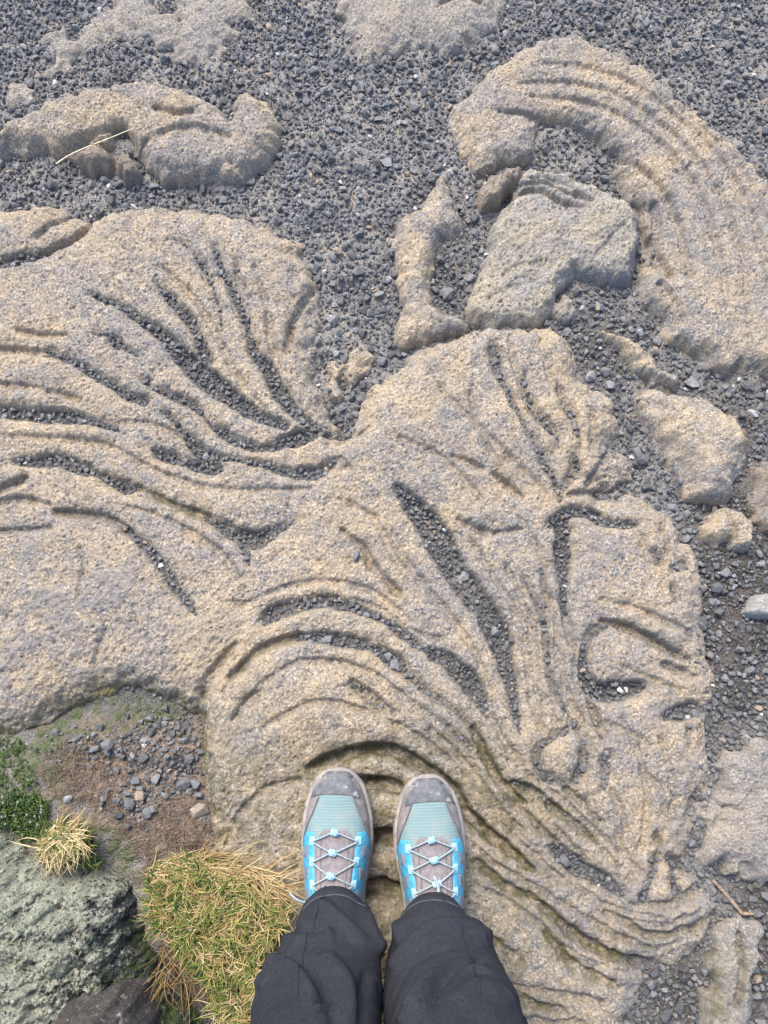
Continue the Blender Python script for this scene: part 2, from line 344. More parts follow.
SLAB_G = [
    # left fan
    g(.95, 0, 1.0, (92, 296, 1), (100, 299, 2), (118, 307, 3), (135, 317, 4), (152, 328, 5), (165, 338, 6), (178, 352, 8), (192, 366, 11), (208, 380, 12), (225, 393, 10), (245, 408, 8), (262, 418, 6), (285, 428, 4)),
    g(.85, 0, 1.0, (158, 286, 1), (165, 295, 3), (178, 308, 5), (190, 321, 6), (198, 335, 4), (201, 345, 5), (206, 360, 7)),
    g(.45, 0, .9, (184, 245, 1), (194, 254, 2), (203, 267, 3), (213, 288, 2), (219, 308, 2), (223, 330, 2)),
    g(.9, 0, 1.0, (215, 250, 1), (218, 258, 2), (226, 278, 3), (235, 297, 4), (245, 320, 3), (250, 338, 4), (256, 357, 5), (267, 367, 7), (277, 387, 8), (287, 403, 7), (300, 417, 6), (313, 428, 5), (328, 432, 5), (345, 430, 6)),
    g(.25, 0, .9, (312, 288, 1), (302, 305, 2), (293, 322, 2), (289, 338, 3), (287, 352, 2)),
    g(.3, 0, .7, (236, 262, 1), (240, 280, 2), (250, 300, 1)),
    g(.95, 0, 1.0, (49, 354, 3), (58, 357, 3), (70, 362, 3), (83, 368, 4), (97, 377, 4), (112, 386, 4), (127, 396, 4), (142, 402, 5), (147, 404, 2)),
    g(.8, 0, .8, (95, 335, 1), (108, 337, 1), (118, 344, 5), (126, 350, 3), (140, 358, 1)),
    g(.8, 0, .8, (143, 381, 3), (148, 384, 3)),
    g(.95, 0, 1.0, (-60, 412, 6), (0, 413, 6), (25, 415, 6), (50, 417, 7), (70, 418, 7), (90, 422, 4), (105, 427, 3), (120, 432, 2)),
    g(.9, .2, 1.0, (150, 388, 1), (165, 394, 3), (180, 400, 4), (195, 407, 4), (203, 416, 2), (212, 427, 2), (220, 432, 4), (235, 441, 4), (253, 448, 4), (272, 449, 3), (287, 443, 6), (302, 437, 8), (318, 432, 4)),
    g(.9, .35, 1.0, (165, 413, 1), (178, 425, 2), (186, 436, 3), (195, 447, 6), (205, 455, 6), (220, 458, 3), (240, 462, 2), (262, 466, 2), (280, 471, 4), (297, 474, 5), (315, 474, 6), (330, 466, 4), (338, 461, 1)),
    g(.95, 0, 1.0, (152, 450, 2), (160, 455, 5), (172, 459, 6), (186, 463, 4), (200, 467, 7), (213, 469, 7), (221, 471, 3)),
    g(.9, .15, 1.0, (20, 463, 3), (38, 463, 5), (58, 461, 7), (72, 465, 7), (88, 472, 5), (100, 476, 3), (112, 482, 5), (125, 488, 6), (135, 490, 3)),
    g(.1, .7, .9, (88, 470, 2), (110, 479, 2), (135, 488, 2), (155, 496, 2), (172, 504, 2), (190, 511, 3), (208, 518, 3)),
    g(.75, .25, .9, (205, 518, 3), (222, 527, 5), (240, 536, 8), (256, 540, 9), (272, 534, 6), (285, 527, 3), (295, 523, 1)),
    g(.8, 0, .9, (238, 540, 4), (246, 552, 4), (250, 565, 1)),
    g(.05, .1, .7, (-40, 534, 2), (0, 533, 2), (25, 531, 2), (52, 529, 1)),
    g(.2, .35, .9, (58, 513, 2), (70, 514, 3), (85, 516, 3), (103, 517, 3), (117, 523, 2), (130, 532, 3)),
    g(.9, .1, .9, (128, 530, 3), (140, 541, 4), (152, 553, 5), (162, 567, 5), (173, 583, 5), (184, 598, 4), (193, 609, 3), (198, 616, 1)),
    g(.85, 0, 1.1, (-60, 266, 5), (0, 263, 5), (20, 260, 6), (36, 257, 4), (46, 252, 1)),
    g(.15, 0, 1.0, (40, 255, 3), (60, 247, 3), (75, 240, 3), (85, 228, 3), (88, 216, 3)),
    g(.1, 0, .8, (38, 238, 2), (50, 228, 2), (62, 217, 3), (70, 208, 2)),
    g(0, 0, .8, (20, 333, 1), (45, 337, 2), (68, 337, 1)), g(0, 0, .8, (-20, 350, 2), (20, 352, 3), (50, 354, 1)), g(0, 0, .8, (50, 393, 1), (70, 397, 2), (82, 402, 1)),
    g(0, 0, .6, (-20, 385, 2), (20, 388, 2), (45, 392, 1)), g(.15, 0, .8, (-10, 494, 3), (8, 488, 4), (25, 480, 3)), g(0, 0, .8, (0, 505, 2), (25, 500, 3), (50, 507, 1)),
    # centre: the long channel and the arcs over the feet
    g(.95, 0, 1.0, (397, 485, 2), (401, 491, 5), (415, 508, 10), (430, 526, 14), (441, 545, 15), (449, 560, 13)),
    g(.6, 0, 1.0, (446, 556, 12), (458, 576, 13), (472, 594, 13), (483, 608, 12)),
    g(.95, 0, 1.05, (480, 605, 9), (490, 619, 12), (499, 638, 12), (505, 658, 9), (510, 680, 7), (514, 702, 5), (517, 720, 3), (518, 732, 1)),
    g(.7, .3, .9, (264, 622, 3), (274, 614, 8), (290, 609, 7), (308, 603, 6)),
    g(.95, .45, .95, (306, 604, 6), (325, 602, 6), (345, 606, 5), (365, 612, 4), (384, 621, 3), (397, 630, 5), (413, 643, 4), (424, 650, 2), (436, 656, 6), (450, 664, 8), (465, 678, 10), (476, 692, 9), (484, 706, 5), (488, 717, 1)),
    g(.1, .6, .9, (232, 678, 1), (243, 667, 3), (256, 654, 3), (275, 643, 3), (300, 637, 4)),
    g(.95, .4, .95, (298, 638, 3), (318, 638, 5), (338, 641, 6), (358, 644, 6), (372, 649, 3), (384, 655, 6), (396, 663, 7), (404, 670, 4)),
    g(.5, .5, .9, (402, 669, 3), (412, 679, 4), (424, 690, 3), (440, 702, 2), (458, 715, 2), (474, 729, 2)),
    g(.15, 1, 1.0, (472, 728, 2), (480, 744, 3), (488, 762, 4), (498, 778, 4), (508, 790, 4), (522, 803, 3)),
    g(.4, .5, .9, (446, 728, 1), (458, 738, 3), (470, 748, 2)),
    g(.3, .9, .9, (513, 782, 2), (530, 790, 4), (545, 799, 3), (553, 808, 5), (566, 817, 3), (580, 828, 3), (594, 840, 1)),
    g(.3, .5, .9, (506, 796, 2), (517, 806, 4), (530, 818, 2), (543, 831, 2), (555, 842, 2)),
    g(.95, .2, 1.0, (553, 846, 4), (562, 856, 8), (575, 866, 9), (590, 874, 8), (605, 882, 7), (618, 891, 5), (624, 896, 1)),
    g(.1, .5, .8, (565, 788, 2), (577, 798, 3), (590, 812, 2), (600, 822, 1)),
    g(.05, .95, 1.2, (308, 768, 1), (320, 762, 4), (336, 757, 5), (355, 752, 5), (378, 749, 6), (398, 753, 6), (415, 762, 6), (437, 776, 5), (455, 792, 5), (468, 815, 5), (490, 835, 5), (512, 852, 4), (532, 869, 1)),
    g(0, .6, 1.1, (352, 783, 5), (380, 783, 6), (398, 788, 6)), g(0, .5, 1.1, (362, 838, 6), (385, 836, 7), (402, 842, 6)), g(0, .5, 1.1, (362, 888, 6), (385, 886, 7), (405, 892, 5)),
    g(.05, .6, .8, (476, 860, 2), (495, 878, 3), (515, 890, 3), (532, 898, 2)),
    g(.05, .95, 1.0, (528, 894, 2), (545, 908, 3), (560, 922, 4), (572, 933, 5), (588, 944, 5), (606, 953, 4), (628, 961, 4), (652, 966, 3)),
    g(0, .8, .8, (545, 930, 2), (556, 945, 3), (570, 962, 4), (590, 974, 3), (612, 982, 2)), g(0, .6, .7, (478, 930, 2), (500, 945, 3), (520, 960, 2)), g(0, .6, .7, (500, 985, 2), (530, 1000, 3), (560, 1008, 2)),
    g(0, .6, .8, (605, 912, 2), (630, 924, 3), (655, 938, 3), (682, 930, 2)), g(0, .5, .7, (600, 930, 1), (625, 940, 3), (650, 948, 2)), g(.1, .5, .8, (672, 932, 2), (690, 930, 3), (703, 926, 2)),
    g(.2, .5, .8, (650, 905, 2), (670, 903, 2), (690, 894, 3), (700, 888, 2)),
    g(.9, .2, 1.0, (668, 858, 3), (678, 866, 5), (692, 868, 6), (710, 869, 6), (718, 868, 3)), g(.8, .1, .9, (654, 864, 4), (652, 874, 3), (648, 886, 2), (643, 899, 5)), g(.8, 0, .9, (674, 870, 3), (675, 882, 3), (678, 892, 5)),
    g(.1, .4, .7, (655, 836, 3), (660, 850, 3), (655, 864, 3)),
    # right of the channel
    g(.5, .2, 1.0, (524, 580, 2), (532, 596, 2), (539, 609, 3), (544, 622, 4), (546, 645, 3), (549, 668, 3), (553, 685, 4), (560, 700, 3), (570, 718, 2), (579, 735, 2), (583, 746, 3), (583, 760, 5), (579, 772, 5), (572, 784, 2)),
    g(.6, .2, .9, (566, 731, 2), (553, 737, 3), (541, 747, 3), (536, 759, 4), (540, 772, 4), (550, 781, 4), (563, 783, 2)),
    g(.2, 0, .8, (541, 572, 1), (544, 588, 2), (548, 600, 2), (546, 613, 2)),
    g(.95, 0, 1.1, (550, 527, 2), (558, 519, 5), (572, 513, 5), (588, 514, 5), (602, 519, 7), (614, 524, 4), (628, 525, 4), (638, 524, 2)),
    g(.95, 0, 1.1, (561, 516, 5), (563, 530, 8), (563, 545, 8), (563, 562, 8), (563, 578, 5), (563, 595, 4), (564, 612, 3)),
    g(.1, 0, .7, (563, 605, 3), (567, 625, 3), (571, 645, 3)), g(.3, 0, .8, (588, 700, 2), (596, 718, 4), (602, 738, 3)), g(.5, 0, .7, (607, 755, 4), (605, 770, 6), (602, 786, 3)),
    g(.6, .1, 1.0, (493, 345, 4), (495, 356, 7), (498, 374, 4), (507, 393, 3), (517, 412, 3), (528, 433, 2), (537, 449, 3), (546, 468, 3), (553, 480, 3), (560, 500, 2)),
    g(.5, .1, 1.0, (526, 374, 1), (523, 386, 3), (530, 404, 4), (540, 418, 5), (550, 428, 5), (557, 436, 3), (558, 448, 1)),
    g(.4, .1, 1.0, (556, 384, 2), (564, 404, 4), (571, 416, 4), (577, 430, 3), (580, 444, 2), (576, 458, 3), (575, 470, 6), (568, 482, 4), (560, 492, 2)),
    g(.2, 0, .9, (614, 448, 3), (604, 460, 2), (595, 473, 2), (588, 484, 2)), g(.2, 0, .8, (604, 492, 4), (585, 492, 2), (570, 495, 2)),
    g(.1, .3, 1.0, (602, 622, 2), (615, 624, 3), (632, 630, 4), (648, 638, 4), (664, 648, 4), (678, 655, 3), (688, 659, 1)),
    g(.5, .2, .9, (608, 624, 3), (596, 631, 5), (588, 641, 4), (584, 655, 4)), g(.95, 0, 1.1, (584, 654, 4), (584, 668, 5), (587, 682, 7), (597, 691, 9), (612, 692, 10), (629, 690, 9), (642, 686, 5)),
    g(.9, 0, 1.0, (667, 716, 4), (680, 714, 8), (695, 711, 7), (705, 712, 4)), g(.6, 0, 1.0, (654, 553, 4), (660, 562, 4)), g(.5, 0, 1.0, (672, 570, 3), (686, 566, 4)), g(.4, 0, 1, (673, 590, 3), (676, 600, 3)),
    g(.6, 0, 1.0, (701, 798, 5), (692, 812, 4)), g(.4, 0, .8, (690, 725, 3), (689, 745, 2)), g(.2, 0, .6, (665, 664, 3), (680, 672, 4), (695, 678, 2)),
    g(.1, 0, .8, (458, 521, 1), (476, 530, 2), (494, 534, 2), (520, 530, 1)), g(0, 0, .9, (495, 476, 1), (507, 486, 3), (520, 497, 2)), g(0, 0, .8, (452, 457, 1), (468, 464, 2), (482, 470, 2)),
    g(.2, 0, .9, (342, 531, 1), (355, 541, 2), (366, 551, 3), (371, 565, 4), (383, 577, 2), (396, 592, 4), (402, 598, 1)),
    g(.3, 0, .6, (352, 684, 3), (366, 694, 6), (380, 706, 6), (394, 714, 3)), g(0, .1, .7, (203, 696, 2), (208, 681, 4), (222, 661, 4), (236, 645, 2)), g(0, .1, .6, (235, 720, 2), (250, 702, 5), (262, 690, 2)),
    g(0, 0, .5, (80, 600, 1), (86, 570, 2), (82, 550, 1)), g(0, 0, .5, (95, 680, 1), (100, 650, 2), (108, 630, 1)), g(0, 0, .6, (330, 445, 2), (350, 440, 2), (372, 425, 1)), g(0, .2, .6, (340, 460, 2), (350, 470, 2)),
    g(0, .2, .6, (430, 730, 2), (455, 752, 3), (478, 780, 3), (500, 810, 3), (520, 830, 2)), g(0, .2, .5, (480, 690, 1), (500, 735, 3), (520, 765, 2)), g(0, 0, .6, (530, 640, 2), (533, 680, 3), (545, 715, 2)),
    *[g(.05, .2, .5, *[(u, v, 1.2 + .9 * (k % 2)) for k, (u, v) in enumerate(p)]) for p in (
        [(500, 770), (520, 792), (545, 815), (570, 845), (600, 870), (625, 880)], [(525, 775), (548, 790), (575, 812), (600, 845), (622, 872)], [(490, 815), (515, 840), (540, 868), (560, 885)], [(535, 905), (560, 928), (590, 948), (630, 955)],
        [(640, 955), (670, 945), (695, 935)], [(600, 890), (630, 905), (665, 908), (690, 900)], [(560, 875), (590, 895), (625, 915), (660, 925), (700, 912)], [(575, 640), (574, 680), (585, 715), (592, 750)], [(545, 600), (537, 640), (541, 680), (550, 705)],
        [(620, 665), (650, 680), (680, 690)],
        [(625, 520), (640, 540), (648, 565)], [(660, 525), (668, 545), (664, 570)], [(590, 700), (600, 720), (625, 730), (650, 745)], [(640, 770), (660, 790), (665, 820)], [(610, 790), (622, 815), (625, 840)], [(575, 470), (590, 478), (606, 476)], [(520, 520), (535, 545), (545, 570)],
        [(470, 395), (478, 430), (500, 470)], [(400, 440), (430, 452), (455, 470), (480, 500)], [(350, 600), (380, 610), (410, 630), (440, 640)])],
    # weaker creases between the ropes
    *[g(0, .05, .55, *[(u, v, (0.8, 2.0, 2.8, 2.4, 2.0, 1.4, 1.0, 0.8)[min(k, 7)]) for k, (u, v) in enumerate(p)]) for p in (
        [(-20, 438), (60, 440), (110, 448), (150, 470), (200, 487), (260, 492), (310, 490)],
        [(120, 505), (170, 522), (215, 548), (240, 578)], [(165, 272), (195, 300), (220, 342), (242, 385), (265, 412)], [(255, 270), (268, 310), (272, 345), (285, 385), (305, 412)],
        [(110, 425), (150, 425), (185, 440)],
        [(470, 540), (495, 580), (515, 615), (526, 660), (533, 710), (545, 735)], [(505, 565), (521, 600), (533, 640), (540, 690), (556, 722)], [(560, 640), (563, 680), (572, 705), (590, 730)], [(553, 600), (556, 640), (560, 665)],
        [(385, 520), (405, 560), (435, 600), (467, 640), (490, 690), (500, 728)], [(240, 608), (285, 588), (330, 583), (375, 594), (408, 622)],
        [(240, 705), (285, 668), (330, 662), (375, 675), (410, 702), (445, 727), (470, 759), (490, 792)], [(265, 728), (310, 704), (355, 708), (400, 727), (440, 752), (472, 787), (500, 817), (530, 844)],
        [(482, 802), (510, 832), (540, 862), (580, 893), (620, 910), (660, 917)], [(472, 842), (500, 866), (535, 887), (575, 912), (615, 934), (660, 950)], [(475, 882), (510, 902), (540, 925), (565, 948), (600, 966), (640, 974)],
        [(500, 755), (530, 777), (560, 799), (600, 837), (640, 872)], [(600, 600), (640, 611), (692, 634)], [(622, 720), (640, 760), (648, 810), (640, 850)], [(608, 812), (622, 850), (632, 880)], [(660, 740), (672, 780), (672, 820)],
        [(510, 335), (512, 360), (525, 395), (542, 430), (552, 465)], [(540, 340), (548, 375), (562, 395)], [(585, 395), (592, 420), (592, 450)], [(440, 390), (475, 425), (505, 455), (545, 495)], [(340, 500), (375, 520), (395, 560), (420, 590)],
        [(480, 965), (515, 985), (560, 992), (600, 1000)], [(490, 1005), (530, 1018), (580, 1022)], [(225, 850), (240, 815), (265, 790), (300, 780)])],
]
def slab_extra(x, y, u, v, d):
    kn = np.exp(-(((u - 560) / 17) ** 2 + ((v - 760) / 19) ** 2) ** 2)            # blister ringed by a groove
    m = sstep(560, 660, v) * (u < 240)
    fold = 0.010 * np.exp(-(((u - 205) + 0.35 * (v - 690)) / 14) ** 2) * (v > 600) * (v < 760)
    return 0.010 * kn + m * 0.0008 * N_DIAG[:x.shape[0], :x.shape[1]] - fold * 0.5
def slab_moss(u, v, x, y, d):
    low = 0.72 * sstep(660, 800, v) * sstep(640, 430, u)
    edge = 0.9 * np.exp(-(np.maximum(d, 0) / 0.022) ** 2) * sstep(655, 690, v) * sstep(290, 200, u)
    return low * (0.6 + 0.4 * sstep(-1, 1, N_MID[:x.shape[0], :x.shape[1]])) + edge
def slab_dust(u, v, x, y, d):
    n = N_BIG[:x.shape[0], :x.shape[1]] + 0.7 * N_MID[:x.shape[0], :x.shape[1]]
    a = 0.75 * sstep(-0.3, 1.2, n) * sstep(230, 60, u) * sstep(480, 560, v) * sstep(760, 680, v)
    b = 0.7 * sstep(560, 700, v + (u - 600) * 0.2) * sstep(560, 640, u) * sstep(-0.4, 1.0, n)
    c = 0.35 * sstep(0.2, 1.5, n)
    return np.maximum(np.maximum(a, b), c)
slab = build_rock('lava_slab', 'broad tan ropey lava slab with curving gravel filled folds under the two shoes', SLAB, .05, M_ROCK, edge=0.07, ctrl=SLAB_Z,
                  grooves=SLAB_G, extra=slab_extra, mossf=slab_moss, dust_grey=slab_dust, cat='lava slab')

# ------------------------------------------------------------------ the other rocks
RG = 'lava rocks standing out of the gravel'
dust_half = lambda u, v, x, y, d: 0.45 * sstep(-0.5, 1.2, N_BIG[:x.shape[0], :x.shape[1]])
build_rock('lava_rock', 'long tan rock at upper left with a dark crack and a straw on it', [(-60, 150), (-10, 140), (8, 125), (30, 112), (60, 98), (95, 88), (130, 83), (160, 83), (185, 90), (208, 100), (224, 110), (230, 112),
    (234, 98), (245, 92), (258, 97), (275, 110), (282, 130), (278, 150), (262, 165), (245, 178), (215, 183), (185, 182), (160, 180), (145, 170), (138, 160), (130, 148), (122, 142), (108, 150), (90, 155), (70, 157), (45, 153), (20, 155), (0, 154), (-60, 162)],
    .042, M_ROCK, edge=.045, dome=.010, zp=.016, group=RG, dust_grey=dust_half,
    grooves=[g(0, 0, .55, (136, 162, 3), (144, 155, 4), (155, 147, 3), (170, 142, 3), (186, 140, 4), (200, 138, 3), (216, 142, 3), (232, 147, 2)), g(.1, 0, .5, (229, 106, 2), (230, 118, 4), (233, 135, 2)),
             g(0, 0, .9, (70, 152, 2), (90, 145, 3), (110, 138, 2)), g(.6, 0, 1.0, (122, 138, 8), (130, 150, 6)), g(0, 0, .8, (160, 118, 1), (178, 124, 3), (195, 122, 2))])
build_rock('lava_rock', 'fist sized knobbly brown rock beside the long tan rock, under the straw', [(77, 166), (85, 155), (100, 147), (110, 152), (117, 160), (124, 154), (136, 164), (141, 178), (130, 188), (120, 181), (113, 173), (104, 176), (90, 174)],
    .042, M_BROWN, edge=.022, dome=.006, zp=.012, group=RG, grooves=[g(0, 0, 1.2, (117, 158, 2), (118, 168, 3), (116, 178, 2))])
build_rock('lava_rock', 'low sandy rock sheet with a ragged outline at the top left edge of the photo', [(34, 75), (48, 67), (50, 56), (46, 46), (33, 38), (40, 31), (62, 33), (84, 30), (95, 17), (108, 0), (112, -50), (152, -50), (156, 0), (166, 13), (178, 8), (185, -50), (270, -50), (256, 8), (242, 24),
    (231, 45), (216, 60), (196, 65), (176, 62), (160, 50), (146, 42), (130, 35), (108, 45), (80, 55), (70, 70), (50, 77)], .012, M_SANDY, edge=.06, dome=.005, zp=.006, group=RG, edge_wob=.012, rough=.8, dust_grey=dust_half)
build_rock('lava_rock', 'small low sandy rock at the left edge above the long tan rock', [(3, 96), (10, 86), (24, 82), (36, 89), (30, 102), (16, 108), (4, 105)], .012, M_SANDY, edge=.03, zp=.004, group=RG, edge_wob=.008, rough=.8)
build_rock('lava_rock', 'smooth pale grey tan rock cut by the top edge of the photo, tapering down', [(322, -60), (334, 0), (342, 22), (350, 44), (356, 60), (370, 67), (386, 58), (402, 53), (430, 50), (455, 54), (474, 46), (490, 35), (501, 20), (508, 2), (512, -60)],
    .026, M_SANDY, edge=.08, dome=.010, zp=.010, group=RG, edge_wob=.006, rough=.8, dust_grey=dust_half, grooves=[g(0, 0, .7, (440, 12, 1), (460, 4, 3), (478, 8, 2))])
RING_Z = [(470, 110, 0.032), (540, 70, 0.036), (600, 90, 0.044), (660, 130, 0.046), (700, 200, 0.052), (740, 260, 0.052), (700, 320, 0.050), (650, 240, 0.042), (540, 120, 0.034), (760, 340, 0.046)]
build_rock('lava_rock', 'big arching tan rock of concentric ropes at upper right round a gravel hollow', [(447, 120), (454, 106), (468, 96), (480, 80), (500, 65), (522, 52), (546, 42), (576, 38), (590, 47), (612, 58), (640, 72), (665, 92), (690, 115), (715, 135), (735, 155), (753, 173), (770, 192), (810, 240), (825, 330), (805, 385), (768, 382),
    (746, 375), (728, 381), (716, 378), (702, 365), (682, 352), (668, 344), (661, 330), (654, 318), (642, 306), (636, 292), (640, 268), (641, 240), (637, 216), (626, 203), (617, 188), (612, 174), (618, 164), (604, 152), (585, 140), (562, 131), (541, 132), (536, 150), (541, 164), (522, 167), (500, 168), (483, 177), (468, 166), (455, 146)],
    .07, M_ROCK, edge=.04, ctrl=RING_Z, group=RG, dust_grey=dust_half, grooves=[
        g(0, 0, .8, (500, 113, 1), (525, 115, 2), (545, 120, 3), (572, 124, 3), (596, 134, 3), (616, 150, 3), (636, 166, 3), (654, 182, 4), (665, 198, 4), (673, 214, 4), (679, 232, 3), (684, 255, 2), (690, 280, 1)),
        g(0, 0, .55, (530, 98, 1), (560, 100, 2), (590, 106, 3), (615, 116, 3), (638, 130, 3), (660, 147, 3), (680, 168, 3), (696, 192, 3), (708, 220, 3), (716, 250, 3), (722, 280, 2), (726, 310, 1)),
        g(0, 0, .5, (520, 86, 1), (550, 84, 2), (585, 88, 2), (615, 97, 2), (645, 114, 3), (672, 136, 3), (696, 162, 3), (715, 190, 3), (730, 222, 3), (740, 260, 2), (746, 300, 2), (748, 330, 1)),
        g(0, 0, .5, (545, 66, 1), (575, 68, 2), (605, 75, 2), (635, 88, 2), (662, 107, 3), (690, 131, 3), (715, 158, 3), (735, 185, 3), (750, 215, 3), (760, 250, 2), (768, 290, 2)),
        g(0, 0, .4, (660, 98, 1), (690, 121, 2), (718, 147, 2), (742, 177, 2), (760, 210, 2), (775, 250, 1)),
        g(.15, 0, .9, (640, 222, 3), (650, 240, 3), (660, 262, 4), (668, 275, 4)), g(0, 0, .8, (654, 205, 2), (658, 225, 3), (652, 250, 3)), g(0, 0, .7, (660, 285, 3), (672, 300, 3), (680, 320, 3)),
        g(0, 0, .6, (672, 176, 1), (684, 172, 2), (690, 166, 1)), g(0, .15, .8, (733, 378, 2), (738, 368, 3), (742, 362, 2))])
build_rock('lava_rock', 'rounded brown knob squeezed between the arching rope rock and the grey block', [(477, 197), (484, 183), (499, 174), (515, 170), (523, 176), (516, 190), (506, 200), (496, 209), (487, 213), (478, 209)], .045, M_BROWN, edge=.022, dome=.004, zp=.018, group=RG)
BLOCK_Z = [(500, 230, .055), (560, 230, .065), (620, 220, .060), (625, 270, .042), (580, 270, .048), (500, 300, .035), (530, 185, .045), (590, 195, .045), (540, 320, .02), (475, 320, .022)]
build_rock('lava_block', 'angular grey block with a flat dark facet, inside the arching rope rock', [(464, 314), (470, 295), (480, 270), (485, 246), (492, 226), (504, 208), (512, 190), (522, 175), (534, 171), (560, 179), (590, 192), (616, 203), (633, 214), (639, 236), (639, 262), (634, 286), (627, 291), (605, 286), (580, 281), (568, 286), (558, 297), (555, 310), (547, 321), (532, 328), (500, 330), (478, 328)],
    .085, M_BLOCK, edge=.030, ctrl=BLOCK_Z, group=RG, rough=1.2, extra=lambda x, y, u, v, d: -0.024 * np.clip(((u - 612) + (v - 285) * .49) / 24, 0, 1), dust_grey=lambda u, v, x, y, d: 1.6 * (((u - 612) + (v - 285) * .49) > 0), grooves=[g(0, 0, .9, (518, 186, 1), (535, 183, 2), (552, 187, 2), (575, 196, 3), (592, 203, 1)), g(0, 0, .9, (508, 200, 1), (530, 191, 3), (545, 196, 2), (562, 205, 3), (582, 209, 1)), g(0, 0, .7, (526, 179, 1), (548, 181, 1), (572, 189, 2)),  # the facet mask turns the tilted face a darker grey
        g(0, 0, .45, (627, 222, 1), (612, 238, 2), (600, 252, 2), (592, 263, 1)), g(0, 0, .3, (505, 275, 1), (520, 268, 2), (545, 266, 1)), g(0, 0, .3, (490, 300, 1), (510, 290, 2), (535, 285, 2))])
build_rock('lava_rock', 'upright bent tan rock standing alone left of the grey block', [(391, 240), (398, 222), (412, 210), (425, 200), (432, 187), (440, 176), (448, 184), (455, 200), (462, 214), (466, 228), (456, 238), (443, 242), (438, 256), (433, 275), (432, 294), (440, 305), (450, 312), (462, 318), (472, 325), (468, 332), (455, 335), (440, 340), (420, 347), (402, 349), (391, 336), (399, 318), (400, 300), (398, 280), (395, 258)],
    .032, M_ROCK, edge=.035, dome=.008, zp=.014, group=RG, dust_grey=dust_half)
build_rock('lava_rock', 'small pale sandy rock in the gravel inlet at the tip of the ropes', [(324, 372), (331, 362), (340, 364), (352, 349), (366, 347), (376, 357), (372, 370), (361, 378), (352, 392), (342, 403), (331, 402), (325, 388)], .026, M_ROCK, edge=.03, zp=.01, group=RG, grooves=[g(.3, 0, .9, (345, 368, 2), (343, 382, 4), (347, 396, 2))])
build_rock('lava_rock', 'little tan rock half buried in gravel just below the grey block', [(556, 297), (564, 292), (572, 299), (576, 312), (570, 323), (556, 319), (546, 306)], .018, M_SANDY, edge=.022, zp=.008, group=RG, edge_wob=.005)
build_rock('lava_rock', 'slim wedge of tan rock slanting above the smooth round boulder', [(600, 333), (609, 331), (623, 336), (640, 344), (652, 357), (661, 368), (679, 378), (676, 391), (656, 388), (640, 379), (623, 358), (609, 344)], .032, M_ROCK, edge=.026, dome=.004, zp=.012, group=RG)
build_rock('boulder', 'smooth round tan boulder in the gravel right of the slab', [(636, 398), (641, 391), (656, 387), (680, 392), (705, 398), (726, 408), (743, 422), (752, 440), (750, 456), (743, 470), (739, 486), (738, 498), (725, 503), (705, 506), (690, 500), (682, 485), (672, 465), (660, 448), (648, 430), (639, 412)],
    .046, M_ROCK, edge=.062, dome=.012, zp=.018, rough=.75, group=RG, dust_grey=dust_half)
build_rock('boulder', 'small lumpy tan boulder just below the smooth round one', [(700, 527), (708, 515), (722, 507), (740, 508), (752, 519), (756, 537), (749, 550), (735, 553), (720, 548), (706, 542)], .04, M_ROCK, edge=.034, dome=.008, zp=.014, group=RG, grooves=[g(0, 0, .8, (722, 520, 1), (728, 534, 3), (724, 546, 2))])
build_rock('lava_rock', 'flat brown rock at the right edge beside the smooth round boulder', [(748, 470), (760, 460), (790, 452), (840, 460), (840, 550), (780, 540), (758, 528), (750, 500)], .02, M_BROWN, edge=.03, zp=.008, group=RG, edge_wob=.008, dust_grey=dust_half)
build_rock('stone', 'pale whitish angular stone at the right edge', [(743, 612), (752, 595), (770, 592), (800, 594), (800, 616), (768, 620), (750, 618)], .03, M_PALE, edge=.014, zp=.012, rough=.5, smooth_poly=False, edge_wob=.0015)
build_rock('lava_rock', 'low rough grey rock spreading at the right edge above the brown twig', [(709, 800), (713, 772), (722, 752), (745, 741), (768, 735), (830, 735), (830, 890), (775, 888), (745, 880), (722, 868), (702, 868), (696, 850), (702, 826)], .028, M_SANDY, edge=.05, dome=.006, zp=.01, group=RG, edge_wob=.01, dust_grey=lambda u, v, x, y, d: 0.25 + 0 * u)
build_rock('lava_rock', 'mossy grey brown rib of rock at the bottom right below the twig', [(715, 932), (728, 920), (746, 917), (761, 923), (763, 950), (757, 980), (751, 1010), (748, 1100), (698, 1100), (701, 1020), (706, 988), (711, 960)], .036, M_SANDY, edge=.026, zp=.014, group=RG,
    mossf=lambda u, v, x, y, d: 0.8 * np.exp(-(((u - 716) / 9) ** 2)) * (v > 950), dust_grey=dust_half, grooves=[g(0, .5, .9, (735, 935, 2), (738, 965, 3), (733, 1000, 3))])
LZ = [(0, 840, .05), (60, 870, .085), (120, 890, .08), (40, 950, .15), (100, 950, .125), (140, 960, .05), (165, 990, .03), (190, 1020, .03), (0, 1020, .18), (100, 1020, .13), (-40, 920, .14)]
def lich_extra(x, y, u, v, d):
    a, b = x.shape
    return 0.0045 * N_MID[:a, :b] + 0.0008 * N_DIAG[:a, :b] + 0.0018 * N_SM[:a, :b] + 0.0012 * N_XS[:a, :b] + 0.0008 * N_XXS[:a, :b]
